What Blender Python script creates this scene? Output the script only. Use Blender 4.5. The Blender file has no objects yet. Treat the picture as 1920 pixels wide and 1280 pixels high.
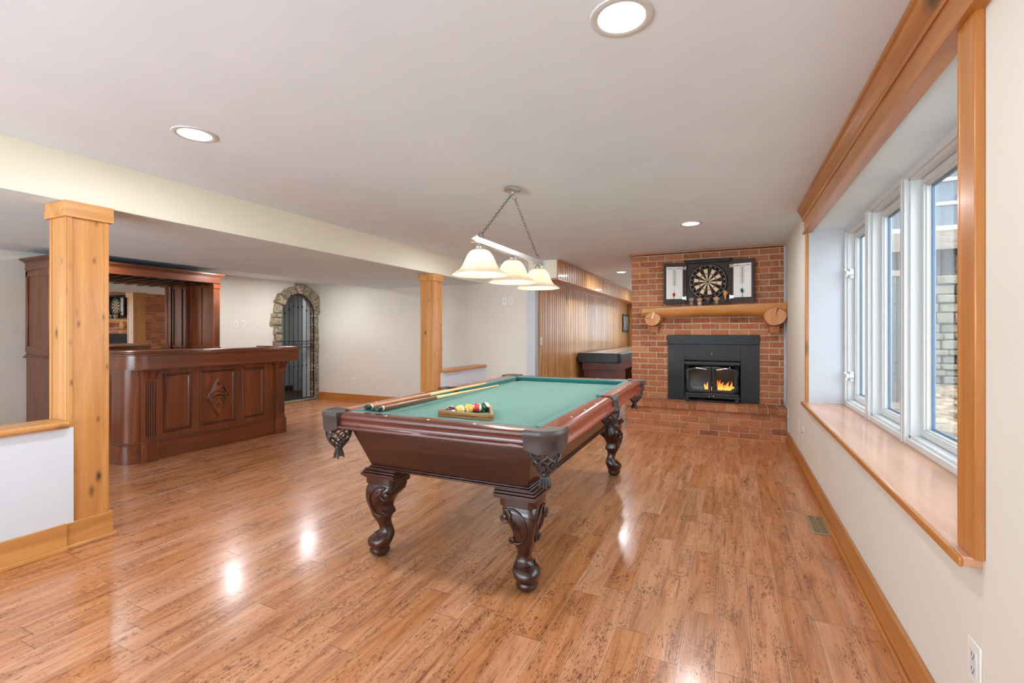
import bpy, bmesh, math, random
from mathutils import Vector, Matrix
random.seed(7)
PI = math.pi
SC = bpy.context.scene
COL = SC.collection
def R(d): return math.radians(d)
def lin(c):
    out = []
    for v in c[:3]:
        v = v/255.0
        out.append(v/12.92 if v <= 0.04045 else ((v+0.055)/1.055)**2.4)
    return (out[0], out[1], out[2], 1.0)

# ------------------------------------------------------------------ camera
CAM_H = 1.25
cd = bpy.data.cameras.new('camera')
cam = bpy.data.objects.new('camera', cd); COL.objects.link(cam)
cd.sensor_width = 36.0
cd.lens = 880.0/1920.0*36.0
cd.shift_y = -17.0/1920.0
cd.clip_start = 0.02; cd.clip_end = 200
cam.location = (0, 0, CAM_H)
cam.rotation_euler = (R(90), 0, math.atan(410/880.0))
SC.camera = cam

# ------------------------------------------------------------------ world, sun, exposure
SC.view_settings.view_transform = 'Standard'
SC.view_settings.look = 'None'
SC.view_settings.gamma = 1.0
SC.view_settings.use_curve_mapping = False
SC.view_settings.exposure = 0.48
w = bpy.data.worlds.new('world'); SC.world = w; w.use_nodes = True
bg = w.node_tree.nodes['Background']
bg.inputs[0].default_value = (0.78, 0.89, 1.0, 1); bg.inputs[1].default_value = 5.2
sd = bpy.data.lights.new('sun', 'SUN'); so = bpy.data.objects.new('sun', sd); COL.objects.link(so)
sd.energy = 3.0; sd.angle = R(3); sd.color = (1.0, 0.95, 0.86)
so.rotation_euler = Vector((.42, .50, -.76)).to_track_quat("-Z", "Y").to_euler()   # from over the house, lights the yard only
CAN_W = 12.0        # watts of every recessed can
PENDANT_W = 5.0
# daylight lamp, added outside the unseen window behind the camera to lift the ceiling
ld = bpy.data.lights.new('rear_fill', 'AREA'); lo = bpy.data.objects.new('rear_fill', ld); COL.objects.link(lo)
ld.shape = 'RECTANGLE'; ld.size = 4.2; ld.size_y = 1.6; ld.energy = 330; ld.color = (.80, .91, 1.0)
lo.location = (-2.4, -3.45, 1.0); lo.rotation_euler = (R(90+72), 0, 0)
SC.cycles.max_bounces = 8; SC.cycles.diffuse_bounces = 5; SC.cycles.glossy_bounces = 4
SC.cycles.transparent_max_bounces = 12; SC.cycles.transmission_bounces = 6
SC.cycles.sample_clamp_indirect = 6.0
SC.cycles.caustics_reflective = False; SC.cycles.caustics_refractive = False
SC.cycles.use_denoising = True

# ------------------------------------------------------------------ node helpers
class NT:
    def __init__(s, name):
        s.m = bpy.data.materials.new(name); s.m.use_nodes = True
        s.t = s.m.node_tree; s.t.nodes.clear()
        s.out = s.n('ShaderNodeOutputMaterial')
    def n(s, typ, **kw):
        nd = s.t.nodes.new(typ)
        for k, v in kw.items(): setattr(nd, k, v)
        return nd
    def put(s, inp, v):
        if v is None: return
        if isinstance(v, bpy.types.NodeSocket): s.t.links.new(v, inp)
        else: inp.default_value = v
    def math(s, op, a, b=None, c=None, clamp=False):
        nd = s.n('ShaderNodeMath', operation=op); nd.use_clamp = clamp
        s.put(nd.inputs[0], a); s.put(nd.inputs[1], b); s.put(nd.inputs[2], c)
        return nd.outputs[0]
    def mix(s, f, a, b, mode='MIX'):
        nd = s.n('ShaderNodeMix', data_type='RGBA', blend_type=mode)
        s.put(nd.inputs[0], f); s.put(nd.inputs[6], a); s.put(nd.inputs[7], b)
        return nd.outputs[2]
    def ramp(s, f, stops):
        nd = s.n('ShaderNodeValToRGB'); e = nd.color_ramp.elements
        while len(e) < len(stops): e.new(0.5)
        for el, (p, c) in zip(e, stops):
            el.position = p; el.color = c if len(c) == 4 else (c[0], c[1], c[2], 1)
        s.put(nd.inputs[0], f); return nd.outputs[0]
    def co(s, kind='Object'): return s.n('ShaderNodeTexCoord').outputs[kind]
    def map(s, v, scale=(1, 1, 1), loc=(0, 0, 0), rot=(0, 0, 0)):
        nd = s.n('ShaderNodeMapping'); s.put(nd.inputs[0], v)
        s.put(nd.inputs[1], loc); s.put(nd.inputs[2], rot); s.put(nd.inputs[3], scale)
        return nd.outputs[0]
    def noise(s, v, scale=5, detail=4, rough=0.5, dist=0.0):
        nd = s.n('ShaderNodeTexNoise'); s.put(nd.inputs['Vector'], v)
        s.put(nd.inputs['Scale'], scale); s.put(nd.inputs['Detail'], detail)
        s.put(nd.inputs['Roughness'], rough); s.put(nd.inputs['Distortion'], dist)
        return nd.outputs[0]
    def bsdf(s, color, rough=0.5, metal=0.0, spec=0.5, coat=0.0, coat_rough=0.1, bump=None, bump_d=0.01, bump_s=0.5, emit=None, emit_s=0.0):
        b = s.n('ShaderNodeBsdfPrincipled')
        s.put(b.inputs['Base Color'], color); s.put(b.inputs['Roughness'], rough)
        s.put(b.inputs['Metallic'], metal); s.put(b.inputs['Specular IOR Level'], spec)
        s.put(b.inputs['Coat Weight'], coat); s.put(b.inputs['Coat Roughness'], coat_rough)
        if bump is not None:
            bm = s.n('ShaderNodeBump'); s.put(bm.inputs['Height'], bump)
            bm.inputs['Distance'].default_value = bump_d; bm.inputs['Strength'].default_value = bump_s
            s.t.links.new(bm.outputs[0], b.inputs['Normal'])
        if emit is not None:
            s.put(b.inputs['Emission Color'], emit); s.put(b.inputs['Emission Strength'], emit_s)
        return b.outputs[0]
    def done(s, sh):
        s.t.links.new(sh, s.out.inputs[0]); return s.m

def plain(name, rgb, rough=0.5, metal=0.0, spec=0.5, coat=0.0, vary=0.06, scale=12, bump=0.0):
    t = NT(name); v = t.co()
    nz = t.noise(v, scale, 4)
    c = lin(rgb)
    lo = tuple(x*(1-vary) for x in c[:3])+(1,); hi = tuple(min(1, x*(1+vary)) for x in c[:3])+(1,)
    col = t.ramp(nz, [(0.3, lo), (0.7, hi)])
    return t.done(t.bsdf(col, rough, metal, spec, coat, bump=nz if bump else None, bump_d=bump))

def wood(name, a, b, axis='Z', rough=0.35, knots=None, ring=1.0, coat=0.0, dark=None, fine=1.0, island=0.0, bump=0.0006, spec=0.5):
    """a light, b darker; grain runs along axis"""
    t = NT(name); v = t.co()
    rot = (0, 0, 0)
    sc = {'Z': (1, 1, .07), 'Y': (1, .07, 1), 'X': (.07, 1, 1)}[axis]
    if island:
        g = t.n('ShaderNodeNewGeometry')
        off = t.n('ShaderNodeVectorMath', operation='SCALE'); off.inputs[0].default_value = (7.1, 5.3, 9.7)
        t.put(off.inputs['Scale'], g.outputs['Random Per Island'])
        ad = t.n('ShaderNodeVectorMath', operation='ADD'); t.put(ad.inputs[0], v); t.put(ad.inputs[1], off.outputs[0]); v = ad.outputs[0]
    m = t.map(v, tuple(k*14*ring for k in sc))
    n1 = t.noise(m, 1.0, 5, 0.55, 0.9)
    m2 = t.map(v, tuple(k*(1 if k > .5 else .35)*160*fine for k in sc))
    n2 = t.noise(m2, 1.0, 3, 0.6)
    f = t.math('ADD', t.math('MULTIPLY', n1, 0.75), t.math('MULTIPLY', n2, 0.25))
    col = t.ramp(f, [(0.34, lin(b)), (0.50, lin(tuple((x+y)/2 for x, y in zip(a, b)))), (0.64, lin(a))])
    if island:
        g = t.n('ShaderNodeNewGeometry')
        k = t.math('MULTIPLY_ADD', g.outputs['Random Per Island'], 2*island, 1-island)
        hs = t.n('ShaderNodeHueSaturation'); t.put(hs.inputs['Value'], k); t.put(hs.inputs['Color'], col); col = hs.outputs[0]
    if knots:
        ks = {'Z': (1, 1, .45), 'Y': (1, .45, 1), 'X': (.45, 1, 1)}[axis]
        vo = t.n('ShaderNodeTexVoronoi', feature='F1'); t.put(vo.inputs['Vector'], t.map(v, tuple(k*knots for k in ks)))
        t.put(vo.inputs['Scale'], 1.0)
        kd = t.math('ADD', vo.outputs['Distance'], t.math('MULTIPLY', t.noise(v, 30, 2), 0.06))
        kf = t.ramp(kd, [(0.06, (1, 1, 1)), (0.10, (.55, .55, .55)), (0.17, (0, 0, 0))])
        sel = t.math('GREATER_THAN', t.n('ShaderNodeSeparateColor').outputs[0], 0.45)
        sep = sel.node.inputs[0].links[0].from_node; t.put(sep.inputs[0], vo.outputs['Color'])
        kf = t.math('MULTIPLY', kf, sel)
        col = t.mix(kf, col, lin(dark or tuple(x*0.42 for x in b)))
        vo2 = t.n('ShaderNodeTexVoronoi', feature='F1'); t.put(vo2.inputs['Vector'], t.map(v, tuple(k*knots*2.1 for k in ks), loc=(3.3, 1.7, 5.1)))
        t.put(vo2.inputs['Scale'], 1.0)
        kf2 = t.ramp(vo2.outputs['Distance'], [(0.06, (.7, .7, .7)), (0.11, (.25, .25, .25)), (0.20, (0, 0, 0))])
        sp2 = t.n('ShaderNodeSeparateColor'); t.put(sp2.inputs[0], vo2.outputs['Color'])
        kf2 = t.math('MULTIPLY', kf2, t.math('GREATER_THAN', sp2.outputs[0], 0.6))
        col = t.mix(kf2, col, lin(dark or tuple(x*0.5 for x in b)))
    return t.done(t.bsdf(col, rough, 0, spec, coat, bump=f, bump_d=bump, bump_s=0.6))

def floor_mat():
    t = NT('hickory_planks'); v = t.co(); s = t.n('ShaderNodeSeparateXYZ'); t.put(s.inputs[0], v)
    x, y = s.outputs[0], s.outputs[1]
    xr = t.math('DIVIDE', t.math('ADD', x, 20.022), 0.128); row = t.math('FLOOR', xr); fx = t.math('FRACT', xr)
    wn = t.n('ShaderNodeTexWhiteNoise', noise_dimensions='1D'); t.put(wn.inputs['W'], row)
    yr = t.math('ADD', t.math('DIVIDE', t.math('ADD', y, 20), t.math('MULTIPLY_ADD', wn.outputs[0], 0.5, 0.62)), t.math('MULTIPLY', wn.outputs[0], 37.3))
    col_i = t.math('FLOOR', yr); fy = t.math('FRACT', yr)
    cb = t.n('ShaderNodeCombineXYZ'); t.put(cb.inputs[0], row); t.put(cb.inputs[1], col_i)
    w2 = t.n('ShaderNodeTexWhiteNoise', noise_dimensions='2D'); t.put(w2.inputs['Vector'], cb.outputs[0])
    rnd = w2.outputs[0]
    off = t.n('ShaderNodeVectorMath', operation='SCALE'); t.put(off.inputs[0], w2.outputs[1]); off.inputs['Scale'].default_value = 13.0
    ad = t.n('ShaderNodeVectorMath', operation='ADD'); t.put(ad.inputs[0], v); t.put(ad.inputs[1], off.outputs[0]); pv = ad.outputs[0]
    g1 = t.noise(t.map(pv, (16, 1.5, 1)), 1, 5, .55, 1.1)
    g2 = t.noise(t.map(pv, (170, 7, 1)), 1, 3, .6)
    f = t.math('ADD', t.math('MULTIPLY', g1, .7), t.math('MULTIPLY', g2, .3))
    base = t.ramp(f, [(.32, lin((150, 92, 56))), (.5, lin((194, 129, 84))), (.66, lin((212, 150, 104)))])
    hs = t.n('ShaderNodeHueSaturation'); t.put(hs.inputs['Color'], base)
    t.put(hs.inputs['Value'], t.math('MULTIPLY_ADD', rnd, .15, .90)); t.put(hs.inputs['Saturation'], t.math('MULTIPLY_ADD', w2.outputs[0], -.12, 1.04))
    base = hs.outputs[0]
    # hand scraped dark flecks: short strokes along the board, gathered in patches
    fl = t.noise(t.map(pv, (150, 42, 1)), 1, 2, .55, .8)
    patch = t.noise(t.map(pv, (9, 3.4, 1)), 1, 4, .65)
    th = t.math('MULTIPLY_ADD', patch, -.62, .905)
    flm = t.math('MULTIPLY', t.math('SUBTRACT', fl, th), 14, clamp=True)
    # cross-grain saw marks on some boards
    cr = t.noise(t.map(pv, (30, 240, 1)), 1, 2, .5, .4)
    cpatch = t.noise(t.map(pv, (6, 2.6, 1), loc=(3, 8, 0)), 1, 2, .5)
    crm = t.math('MULTIPLY', t.math('MULTIPLY', t.math('SUBTRACT', cr, .53), 12, clamp=True), t.math('MULTIPLY', t.math('SUBTRACT', cpatch, .57), 9, clamp=True), clamp=True)
    # long dark streaks
    st = t.noise(t.map(pv, (48, 3.0, 1), loc=(9, 2, 0)), 1, 3, .55, .5)
    stm = t.math('MULTIPLY', t.math('SUBTRACT', st, .625), 12, clamp=True)
    wear = t.math('MAXIMUM', t.math('MAXIMUM', flm, t.math('MULTIPLY', crm, .8)), t.math('MULTIPLY', stm, .8))
    base = t.mix(t.math('MULTIPLY', wear, .72), base, lin((84, 46, 28)))
    ex = t.math('MINIMUM', fx, t.math('SUBTRACT', 1, fx)); ey = t.math('MINIMUM', fy, t.math('SUBTRACT', 1, fy))
    sx = t.math('LESS_THAN', ex, .012); sy = t.math('LESS_THAN', ey, .0022)
    seam = t.math('MAXIMUM', sx, sy)
    seam_glint = t.math('LESS_THAN', t.math('ABSOLUTE', t.math('SUBTRACT', ex, .022)), .008)  # bevel highlight painted as a pale line along each board edge
    base = t.mix(t.math('MULTIPLY', seam_glint, .5), base, lin((232, 184, 146)))
    base = t.mix(t.math('MULTIPLY', seam, .6), base, lin((96, 56, 36)))
    h = t.math('SUBTRACT', t.math('SUBTRACT', t.math('MULTIPLY', g1, .5), t.math('MULTIPLY', seam, .8)), t.math('MULTIPLY', wear, .25))
    rg = t.math('MULTIPLY_ADD', t.noise(t.map(pv, (9, 2, 1)), 1, 3), .16, .16)
    return t.done(t.bsdf(base, rg, 0, .5, coat=.25, coat_rough=.14, bump=h, bump_d=.0012, bump_s=.8))

def brick_mat(name='fired_brick', k=1.0):
    t = NT(name); v = t.co(); g = t.n('ShaderNodeNewGeometry'); r = g.outputs['Random Per Island']
    c = t.ramp(r, [(0, lin((122, 72, 50))), (.2, lin((162, 94, 60))), (.45, lin((182, 110, 72))), (.7, lin((148, 84, 56))), (.85, lin((176, 116, 82))), (1, lin((200, 136, 98)))])
    n = t.noise(v, 38, 5, .65)
    c = t.mix(t.ramp(n, [(.35, (0, 0, 0)), (.7, (.55, .55, .55))]), c, lin((200, 146, 110)))
    n2 = t.noise(v, 7, 3)
    c = t.mix(t.ramp(n2, [(.5, (0, 0, 0)), (.8, (.4, .4, .4))]), c, lin((120, 66, 50)))
    return t.done(t.bsdf(c, .9, 0, .2, bump=n, bump_d=.004))

def stone_mat():
    t = NT('field_stone'); v = t.co(); g = t.n('ShaderNodeNewGeometry'); r = g.outputs['Random Per Island']
    c = t.ramp(r, [(0, lin((164, 148, 124))), (.35, lin((194, 178, 154))), (.65, lin((172, 160, 132))), (1, lin((208, 192, 168)))])
    n = t.noise(v, 22, 6, .7, .8)
    c = t.mix(t.ramp(n, [(.42, (.75, .75, .75)), (.60, (0, 0, 0))]), c, lin((84, 74, 60)))
    return t.done(t.bsdf(c, .9, 0, .2, bump=n, bump_d=.015, bump_s=.9))

def glass_mat():
    t = NT('window_glass')
    lw = t.n('ShaderNodeLayerWeight'); lw.inputs[0].default_value = .5
    fr_ = t.math('MULTIPLY_ADD', t.math('POWER', lw.outputs[1], 4.0), .92, .03)
    tr = t.n('ShaderNodeBsdfTransparent'); tr.inputs[0].default_value = (.95, .97, .97, 1)
    gl = t.n('ShaderNodeBsdfGlossy'); gl.inputs['Roughness'].default_value = 0.01
    mx = t.n('ShaderNodeMixShader'); t.put(mx.inputs[0], fr_); t.put(mx.inputs[1], tr.outputs[0]); t.put(mx.inputs[2], gl.outputs[0])
    return t.done(mx.outputs[0])

def emit_mat(name, rgb, s):
    t = NT(name); e = t.n('ShaderNodeEmission'); e.inputs[0].default_value = lin(rgb); e.inputs[1].default_value = s
    return t.done(e.outputs[0])

def shade_mat():
    t = NT('marbled_glass_shade'); v = t.co()
    n = t.noise(v, 9, 5, .6, 1.5)
    c = t.ramp(n, [(.35, lin((255, 248, 238))), (.6, lin((252, 238, 218))), (.75, lin((240, 212, 178)))])
    d = t.n('ShaderNodeBsdfPrincipled'); t.put(d.inputs['Base Color'], c); d.inputs['Roughness'].default_value = .3
    tl = t.n('ShaderNodeBsdfTranslucent'); t.put(tl.inputs[0], c)
    mx = t.n('ShaderNodeMixShader'); mx.inputs[0].default_value = .6
    t.put(mx.inputs[1], d.outputs[0]); t.put(mx.inputs[2], tl.outputs[0])
    return t.done(mx.outputs[0])

def cloth_mat(name, rgb, edge):
    t = NT(name); v = t.co()
    n = t.noise(v, 900, 2); n2 = t.noise(v, 2.2, 4)
    c = t.ramp(n2, [(.3, lin(edge)), (.65, lin(rgb))])
    b = t.n('ShaderNodeBsdfPrincipled'); t.put(b.inputs['Base Color'], c); b.inputs['Roughness'].default_value = .95
    b.inputs['Specular IOR Level'].default_value = .1
    b.inputs['Sheen Weight'].default_value = .35; b.inputs['Sheen Roughness'].default_value = .5
    bm = t.n('ShaderNodeBump'); t.put(bm.inputs['Height'], n); bm.inputs['Distance'].default_value = .0006; t.put(b.inputs['Normal'], bm.outputs[0])
    return t.done(b.outputs[0])

M = {}
M['floor'] = floor_mat()
M['wall'] = plain('painted_wall', (218, 212, 200), .75, vary=.02, scale=3, spec=.3)
M['ceil'] = plain('painted_ceiling', (225, 237, 249), .8, vary=.02, scale=3, spec=.25)  # cool tint in the colour offsets warm light bounced off the floor
M['ceil2'] = plain('ceiling_bounce_offset', (220, 240, 255), .8, vary=.02, scale=3, spec=.25)  # cooler copy of the ceiling colour, offsets bounce light over bar and bay
M['cream'] = plain('painted_beam', (238, 234, 216), .7, vary=.015, scale=3, spec=.3)
M['white'] = plain('white_paint', (190, 193, 198), .45, vary=.02, scale=6)
M['white_wall'] = plain('half_wall_paint', (214, 222, 232), .7, vary=.015, scale=4)
M['grey'] = plain('grey_plaster', (150, 150, 148), .8, vary=.1, scale=4)
M['vinyl'] = plain('white_vinyl', (208, 210, 210), .35, vary=.01)
M['plastic'] = plain('ivory_plastic', (228, 226, 219), .4, vary=.01)
for ax in 'XYZ':
    M['pine'+ax] = wood('knotty_pine_'+ax, (212, 156, 92), (182, 122, 62), ax, .34, knots=6.5, ring=.8, coat=.12)
    M['trim'+ax] = wood('stained_pine_trim_'+ax, (196, 132, 68), (162, 98, 44), ax, .34, knots=3.4, ring=.8, coat=.15)
    M['mah'+ax] = wood('mahogany_'+ax, (70, 31, 19), (44, 18, 12), ax, .26, ring=.8, coat=.35, spec=.5)
    M['bar'+ax] = wood('bar_walnut_'+ax, (134, 71, 38), (88, 45, 25), ax, .28, ring=.8, coat=.25)
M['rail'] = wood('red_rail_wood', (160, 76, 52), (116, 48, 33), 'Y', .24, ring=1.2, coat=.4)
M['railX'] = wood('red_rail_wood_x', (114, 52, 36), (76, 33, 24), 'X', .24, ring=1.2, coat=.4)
M['sill'] = wood('sill_maple', (206, 156, 122), (182, 124, 90), 'Y', .22, ring=.5, coat=.3)
M['panel'] = wood('pine_panelling', (212, 164, 108), (172, 118, 66), 'Z', .40, knots=2.6, ring=1.3, island=.14, coat=.08, spec=.22)
M['log'] = wood('peeled_log', (216, 154, 84), (172, 108, 50), 'X', .42, knots=6.5, ring=.75, dark=(70, 36, 16))
M['cut'] = wood('log_end_grain', (214, 158, 112), (190, 130, 84), 'Z', .7, ring=.5)
M['shuf'] = wood('oak_stained_red', (120, 56, 38), (72, 32, 22), 'X', .4, ring=2.2)
M['brick'] = brick_mat()
M['mortar'] = plain('mortar', (198, 178, 154), .95, vary=.12, scale=40, spec=.1)
M['stone'] = stone_mat()
M['grout'] = plain('stone_grout', (170, 162, 148), .95, vary=.2, scale=30, spec=.1)
M['iron'] = plain('wrought_iron', (44, 42, 42), .45, .6, vary=.2, scale=30)
M['steel_black'] = plain('black_stove_steel', (44, 47, 49), .5, .35, vary=.12, scale=9)
M['cast'] = plain('cast_iron', (52, 55, 58), .45, .4, vary=.15, scale=20)
M['dark'] = plain('soot_black', (14, 13, 13), .9, vary=.2)
M['bargl'] = plain('dark_glaze', (44, 24, 16), .35)
M['nickel'] = plain('brushed_nickel', (204, 204, 200), .3, .95, vary=.05, scale=40)
M['chain'] = plain('chain_metal', (120, 116, 108), .35, .9, vary=.05)
M['chrome'] = plain('chrome', (210, 210, 208), .12, 1, vary=.02)
M['leather'] = plain('dark_leather', (66, 56, 54), .38, vary=.15, scale=30, bump=.001)
M['netl'] = plain('net_leather', (56, 48, 50), .35, vary=.1)
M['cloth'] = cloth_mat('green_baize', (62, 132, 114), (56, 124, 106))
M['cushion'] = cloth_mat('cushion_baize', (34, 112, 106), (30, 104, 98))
M['inlay'] = plain('pearl_inlay', (240, 236, 224), .3, vary=.02)
M['glass'] = glass_mat()
M['shade'] = shade_mat()
M['lens'] = emit_mat('downlight_lens', (255, 250, 240), 9)
M['bulb'] = emit_mat('bulb_glow', (255, 236, 206), 26)
M['mirror'] = plain('mirror_silver', (225, 228, 225), .01, 1, vary=0)
M['black'] = plain('black_vinyl', (24, 25, 27), .4, vary=.1)
M['espresso'] = plain('espresso_wood', (54, 36, 30), .6, vary=.15, scale=20)
M['board'] = plain('whiteboard', (226, 226, 220), .35, vary=.01)
M['ink'] = plain('marker_ink', (60, 62, 66), .6, vary=.02)
M['farpane'] = plain('far_window_pane', (74, 84, 94), .2)
M['spacer'] = plain('blue_grey_spacer', (92, 116, 140), .4, vary=.03)

# ------------------------------------------------------------------ mesh builder
class MB:
    def __init__(s): s.v = []; s.f = []; s.mi = []; s.cur = 0
    def mat(s, i): s.cur = i; return s
    def add(s, vs, fs, T=None):
        o = len(s.v)
        s.v += [tuple(T @ Vector(p)) if T else tuple(p) for p in vs]
        for f in fs: s.f.append([o+i for i in f]); s.mi.append(s.cur)
        return s
    def box(s, x0, x1, y0, y1, z0, z1, T=None):
        x0, x1 = min(x0, x1), max(x0, x1); y0, y1 = min(y0, y1), max(y0, y1); z0, z1 = min(z0, z1), max(z0, z1)
        vs = [(x0, y0, z0), (x1, y0, z0), (x1, y1, z0), (x0, y1, z0), (x0, y0, z1), (x1, y0, z1), (x1, y1, z1), (x0, y1, z1)]
        return s.add(vs, [(3, 2, 1, 0), (4, 5, 6, 7), (0, 1, 5, 4), (1, 2, 6, 5), (2, 3, 7, 6), (3, 0, 4, 7)], T)
    def loft(s, secs, closed=True, caps=True, T=None, loop=False):
        n = len(secs[0]); vs = [p for c in secs for p in c]; fs = []
        m = len(secs)
        for i in range(m if loop else m-1):
            a, b = i*n, ((i+1) % m)*n
            for j in range(n if closed else n-1):
                k = (j+1) % n
                fs.append((a+j, a+k, b+k, b+j))
        if caps and closed and not loop:
            fs.append(tuple(reversed(range(n)))); fs.append(tuple(range((m-1)*n, m*n)))
        return s.add(vs, fs, T)
    def prism(s, poly, axis, a, b, T=None):
        """poly: 2D points; axis X: (y,z) / Y: (x,z) / Z: (x,y)"""
        def P(p, t):
            return (t, p[0], p[1]) if axis == 'X' else (p[0], t, p[1]) if axis == 'Y' else (p[0], p[1], t)
        ar = sum(poly[i][0]*poly[(i+1) % len(poly)][1]-poly[(i+1) % len(poly)][0]*poly[i][1] for i in range(len(poly)))
        if (ar < 0) != (axis == 'Y'): poly = poly[::-1]
        if a > b: a, b = b, a
        return s.loft([[P(p, a) for p in poly], [P(p, b) for p in poly]], T=T)
    def lathe(s, prof, c=(0, 0, 0), n=24, axis='Z', T=None, caps=True, sx=1, sy=1):
        secs = []
        for r, h in prof:
            ring = []
            for k in range(n):
                a = 2*PI*k/n; u, v = r*math.cos(a)*sx, r*math.sin(a)*sy
                p = (u, v, h) if axis == 'Z' else (h, u, v) if axis == 'X' else (v, h, u)
                ring.append((c[0]+p[0], c[1]+p[1], c[2]+p[2]))
            secs.append(ring)
        return s.loft(secs, caps=caps, T=T)
    def tube(s, pts, r, n=8, closed=False, T=None, flat=1.0, caps=True):
        pts = [Vector(p) for p in pts]; m = len(pts)
        rs = r if isinstance(r, (list, tuple)) else [r]*m
        secs = []; up = None
        for i in range(m):
            if closed: t = pts[(i+1) % m]-pts[i-1]
            else: t = pts[min(i+1, m-1)]-pts[max(i-1, 0)]
            if t.length < 1e-9: t = Vector((0, 0, 1))
            t.normalize()
            if up is None:
                up = Vector((0, 0, 1)) if abs(t.z) < .9 else Vector((1, 0, 0))
            u = (up-t*up.dot(t))
            if u.length < 1e-6: u = t.orthogonal()
            u.normalize(); w_ = t.cross(u); up = u
            secs.append([tuple(pts[i]+u*rs[i]*math.cos(2*PI*k/n)*flat+w_*rs[i]*math.sin(2*PI*k/n)) for k in range(n)])
        return s.loft(secs, caps=caps and not closed, T=T, loop=closed)
    def ball(s, c, r, n=16, m=10, sx=1, sy=1, sz=1, T=None):
        prof = [(max(1e-4, r*math.sin(PI*i/m)), -r*math.cos(PI*i/m)*sz) for i in range(m+1)]
        return s.lathe(prof, c, n, sx=sx, sy=sy, T=T)
    def build(s, name, mats, parent=None, bevel=0, seg=2, smooth=35, loc=None, subsurf=0):
        me = bpy.data.meshes.new(name); me.from_pydata(s.v, [], s.f); me.update()
        if not isinstance(mats, (list, tuple)): mats = [mats]
        for m in mats: me.materials.append(m)
        if len(mats) > 1:
            for p, i in zip(me.polygons, s.mi): p.material_index = i
        bm = bmesh.new(); bm.from_mesh(me); bmesh.ops.recalc_face_normals(bm, faces=bm.faces); bm.to_mesh(me); bm.free()
        if smooth:
            me.shade_smooth()
            me.set_sharp_from_angle(angle=R(smooth))
        o = bpy.data.objects.new(name, me); COL.objects.link(o)
        if parent is not None: o.parent = parent
        if loc: o.location = loc
        if bevel:
            b = o.modifiers.new('bevel', 'BEVEL'); b.width = bevel; b.segments = seg; b.limit_method = 'ANGLE'; b.angle_limit = R(40)
        if subsurf:
            b = o.modifiers.new('sub', 'SUBSURF'); b.levels = subsurf; b.render_levels = subsurf
        return o

def bx(*a): return MB().box(*a)
def thing(name, label, cat, loc=(0, 0, 0), rz=0, group=None):
    o = bpy.data.objects.new(name, None); COL.objects.link(o); o.empty_display_size = .1
    o.location = loc; o.rotation_euler = (0, 0, rz); tag(o, label, cat, group); return o
def tag(o, label, cat, group=None):
    o['label'] = label; o['category'] = cat
    if group: o['group'] = group
    return o
def struct(name, mb, m, parent=None, **kw):
    o = mb.build(name, m, parent, **kw)
    if parent is None: o['kind'] = 'structure'
    return o
def struct_root(name, loc=(0, 0, 0)):
    o = bpy.data.objects.new(name, None); COL.objects.link(o); o.location = loc; o['kind'] = 'structure'; return o
def copy_tree(o, parent=None):
    c = o.copy(); COL.objects.link(c); c.parent = parent
    for ch in list(o.children): copy_tree(ch, c)
    return c
def lamp(name, kind, loc, energy, color, size=.1, parent=None, rot=(0, 0, 0), spread=None, shape='DISK', size_y=None):
    l = bpy.data.lights.new(name, kind); l.energy = energy; l.color = color
    if kind == 'AREA':
        l.shape = shape; l.size = size
        if size_y: l.size_y = size_y
        if spread: l.spread = spread
    elif kind == 'POINT': l.shadow_soft_size = size
    o = bpy.data.objects.new(name, l); COL.objects.link(o); o.location = loc; o.rotation_euler = rot
    if parent is not None: o.parent = parent
    return o
def text_geo(txt, size):
    c = bpy.data.curves.new('t', 'FONT'); c.body = txt; c.size = size; c.align_x = 'CENTER'; c.align_y = 'CENTER'; c.extrude = .0006
    o = bpy.data.objects.new('t', c); COL.objects.link(o)
    bpy.context.view_layer.update()
    me = bpy.data.meshes.new_from_object(o)
    vs = [tuple(v.co) for v in me.vertices]; fs = [tuple(p.vertices) for p in me.polygons]
    bpy.data.objects.remove(o); bpy.data.curves.remove(c); bpy.data.meshes.remove(me)
    return vs, fs

# ================================================================== THE ROOM
XR = .59; XL = -7.05; YB = 6.46; YN = -3.2; YF = 13.3; ZC = 2.30; ZL = 2.015; ZR = 2.137
XBEAM = -3.5; XLOW = -5.6; XW = -2.6
struct('floor', bx(XL-.15, XR+.15, YN-.2, YF+.1, -.1, 0), M['floor'])
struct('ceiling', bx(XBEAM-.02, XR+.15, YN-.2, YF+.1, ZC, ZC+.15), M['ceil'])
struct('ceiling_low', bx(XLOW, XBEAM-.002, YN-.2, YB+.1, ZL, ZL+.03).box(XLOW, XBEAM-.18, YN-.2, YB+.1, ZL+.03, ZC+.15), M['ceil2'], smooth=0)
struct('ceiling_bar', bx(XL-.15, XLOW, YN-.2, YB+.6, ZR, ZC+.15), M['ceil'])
struct('ceiling_beam', bx(XBEAM-.18, XBEAM, YN-.2, YB, ZL+.002, ZC+.1), M['cream'])
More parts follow.
